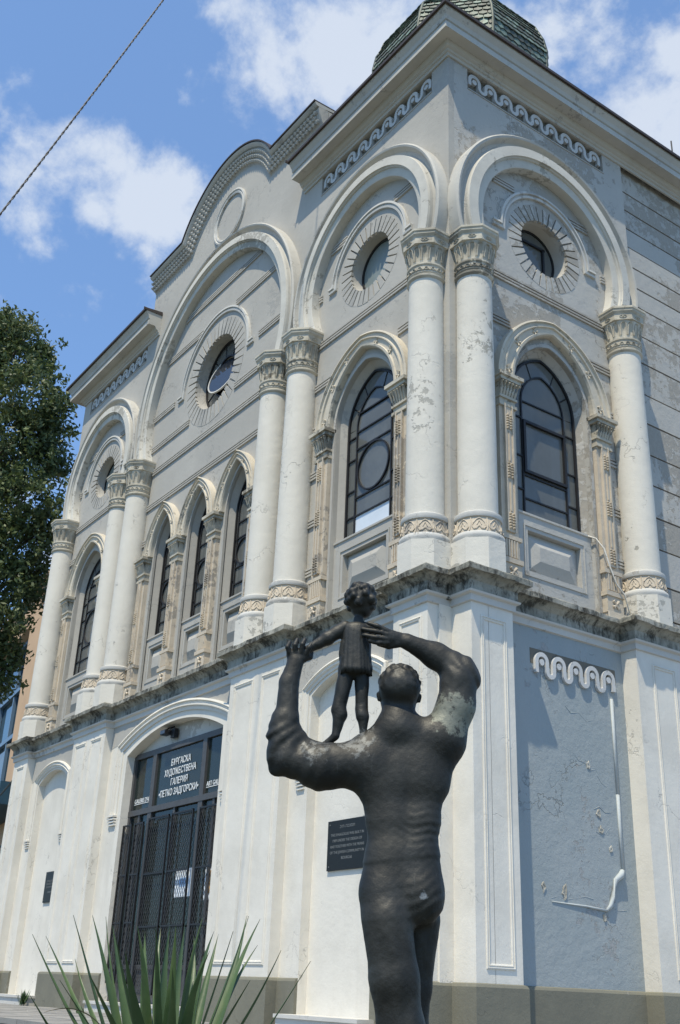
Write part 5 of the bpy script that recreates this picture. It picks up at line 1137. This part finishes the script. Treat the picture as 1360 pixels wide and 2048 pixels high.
# small weeds at the foot of the wall
def weed(x, y, z, h, n, label):
    w_ = random.Random(int(abs(x * 100))); m = MB()
    for i in range(n):
        a = w_.uniform(0, 2 * PI); l = h * w_.uniform(0.5, 1); s = w_.uniform(0.1, 0.5)
        p0 = Vector((w_.uniform(-.05, .05), w_.uniform(-.05, .05), 0)); p1 = p0 + Vector((math.cos(a) * s * l, math.sin(a) * s * l, l)); sd = Vector((-math.sin(a), math.cos(a), 0)) * 0.018
        pm = (p0 + p1) / 2; m.add([p0, pm - sd, p1, pm + sd], [(0, 1, 2, 3)])
    o = obj('weed', m, 'yucca', None, loc=(x, y, z)); tag(o, label, 'weed'); return o
weed(-11.75, -0.55, 0.3, 0.30, 40, 'small green weed growing at the wall foot beside the far left niche step')
weed(-7.2, -1.3, 0.3, 0.12, 30, 'low weed tuft in the paving behind the yucca')

# ------------------------------------------------------------------ street tree at the left
TR = empty('broadleaf_tree', (-22.6, -1.6, 0.3), 'large dark green broadleaf tree left of the gallery, its crown cut by the picture edge', 'tree')
t_ = random.Random(2); off = Vector((-22.6, -1.6, 0.3))
m = MB(); m.tube([(0, 0, -0.3), (0.1, 0.05, 3), (0.0, 0.1, 6.5), (0.2, 0.1, 10), (0.4, 0.3, 14), (0.7, 0.3, 17.5)], [0.42, 0.32, 0.28, 0.22, 0.14, 0.05], 12)
obj('trunk', m, 'bark', TR, True)
lm = MB()
for (x, y, z, r) in TREE_BLOBS:
    c = Vector((x, y, z)) - off; s0 = Vector((0.1, 0.1, max(3.5, c.z - 2.6))); mid = (s0 + c) / 2 + Vector((0, 0, -0.3)); lm.tube([s0, mid, c, c + (c - s0).normalized() * r * 0.6], [0.10, 0.06, 0.035, 0.01], 6)
obj('limbs', lm, 'bark', TR, True)
V = []; Fc = []; rng = np.random.default_rng(4)
for (x, y, z, r) in TREE_BLOBS:
    nc = int(90 * (r / 1.0) ** 2.0) + 22
    for _ in range(nc):
        d = rng.normal(size=3); d /= np.linalg.norm(d); rad = r * (rng.uniform(0.35, 1.04) ** 0.6) * (1 + 0.12 * rng.normal()); c = np.array([x, y, z]) + d * rad * np.array([1, 1, 0.95]) - np.array(off)
        cs = rng.uniform(0.08, 0.22)
        for _l in range(rng.integers(14, 26)):
            p = c + rng.normal(size=3) * cs * 0.75; a = rng.normal(size=3); a /= np.linalg.norm(a); b = np.cross(a, rng.normal(size=3)); b /= np.linalg.norm(b)
            L = rng.uniform(0.06, 0.115); w = L * 0.42; k = len(V)
            V += [p - a * L, p + b * w, p + a * L, p - b * w]; Fc.append((k, k + 1, k + 2, k + 3))
me = bpy.data.meshes.new('foliage'); me.from_pydata([tuple(v) for v in V], [], Fc); me.materials.append(M['leaf']); me.update()
stuff(link('foliage', me, TR))

# ------------------------------------------------------------------ tan office building behind the tree
ta = math.radians(7.5)
TB = empty('office_building', (-31.396, 5.544, 0.149), 'modern tan building with blue framed glass wall at the left edge behind the tree', 'building')
TF = lambda u, w, z: ((-u * math.cos(ta) - w * math.sin(ta)) * 1.3333, (u * math.sin(ta) - w * math.cos(ta)) * 1.3333, (z - 0.3) * 1.3333)
m = MB(); m.box(TF, -6, 2.75, -6, 0.0, 0.3, 12.57); m.box(TF, 2.75, 30, -0.6, 0.0, 11.45, 12.57); m.box(TF, 2.75, 30, -6.5, -0.6, 0.3, 12.5); m.box(TF, -6, 30, -0.1, 0.12, 12.5, 12.68); obj('tan_cladding', m, 'tan', TB)
m = MB(); m.box(TF, 2.76, 30, -0.59, -0.42, 4.9, 11.44); obj('glass_wall', m, 'teal_glass', TB)
for z in (11.35, 9.72, 8.1, 6.4, 5.0): q = MB(); q.box(TF, 2.77, 30, -0.41, -0.28, z - 0.07, z + 0.07); obj('mullion', q, 'mullion', TB)
for u in (3.95, 5.3, 7.6, 9.2, 11.5, 13.2): q = MB(); q.box(TF, u - 0.06, u + 0.06, -0.41, -0.30, 4.9, 11.4); obj('mullion', q, 'mullion', TB)
q = MB(); q.box(TF, -2, 12, 0.02, 1.0, 5.0, 5.6); obj('canopy', q, 'canopy', TB)
q = MB(); q.box(TF, -2, 12, -0.02, 0.35, 0.3, 3.6); obj('blue_base', q, 'canopy', TB)
q = MB(); q.box(TF, -2, 12, 0.3, 0.33, 4.12, 4.17); q.box(TF, -2, 12, 0.3, 0.33, 3.85, 3.89)
for i in range(28): q.box(TF, -2 + i * .5, -1.96 + i * .5, 0.3, 0.33, 3.6, 4.15)
obj('railing', q, 'iron', TB)
q = MB(); q.box(TF, 0.25, 0.95, 0.005, 0.05, 11.55, 12.2); w_ = obj('window', q, 'mullion', TB); q = MB(); q.box(TF, 0.32, 0.88, 0.052, 0.06, 11.62, 12.13); obj('pane', q, 'teal_glass', w_)

# overhead cable: two strands twisted together
m = MB(); n = 420
cp = [Vector(p) for p in CABLE]
def cpos(t):
    t = t * 3; i = min(2, int(t)); f = t - i; return cp[i].lerp(cp[i + 1], f)
a0, a1 = cp[0], cp[3]
d1 = (cp[2] - cp[1]).normalized(); A0 = cp[1] - d1 * 5; A1 = cp[2] + d1 * 6; dd = (A1 - A0)
sx = d1.cross(Vector((0, 0, 1))).normalized(); sy = d1.cross(sx)
for s in (0, 1):
    pts = []
    for i in range(n + 1):
        t = i / n; a = t * dd.length / 0.26 * 2 * PI + s * PI; pts.append(A0 + dd * t + sx * 0.0085 * math.cos(a) + sy * 0.0085 * math.sin(a) + Vector((0, 0, -0.25 * 4 * t * (1 - t) + 0.20)))
    m.tube(pts, 0.0085, 5)
c_ = obj('overhead_cable', m, 'cable', None, True); tag(c_, 'black twisted overhead cable crossing the sky at the upper left', 'cable')
q = MB(); q.tube([(-W - 5.5, 1.2, 5.42), (-W - 0.0, -0.1, 5.3)], 0.03, 6); c_ = obj('stay_rod', q, 'iron', None); tag(c_, 'thin dark rod between the far left corner of the gallery and the tan building', 'rod')
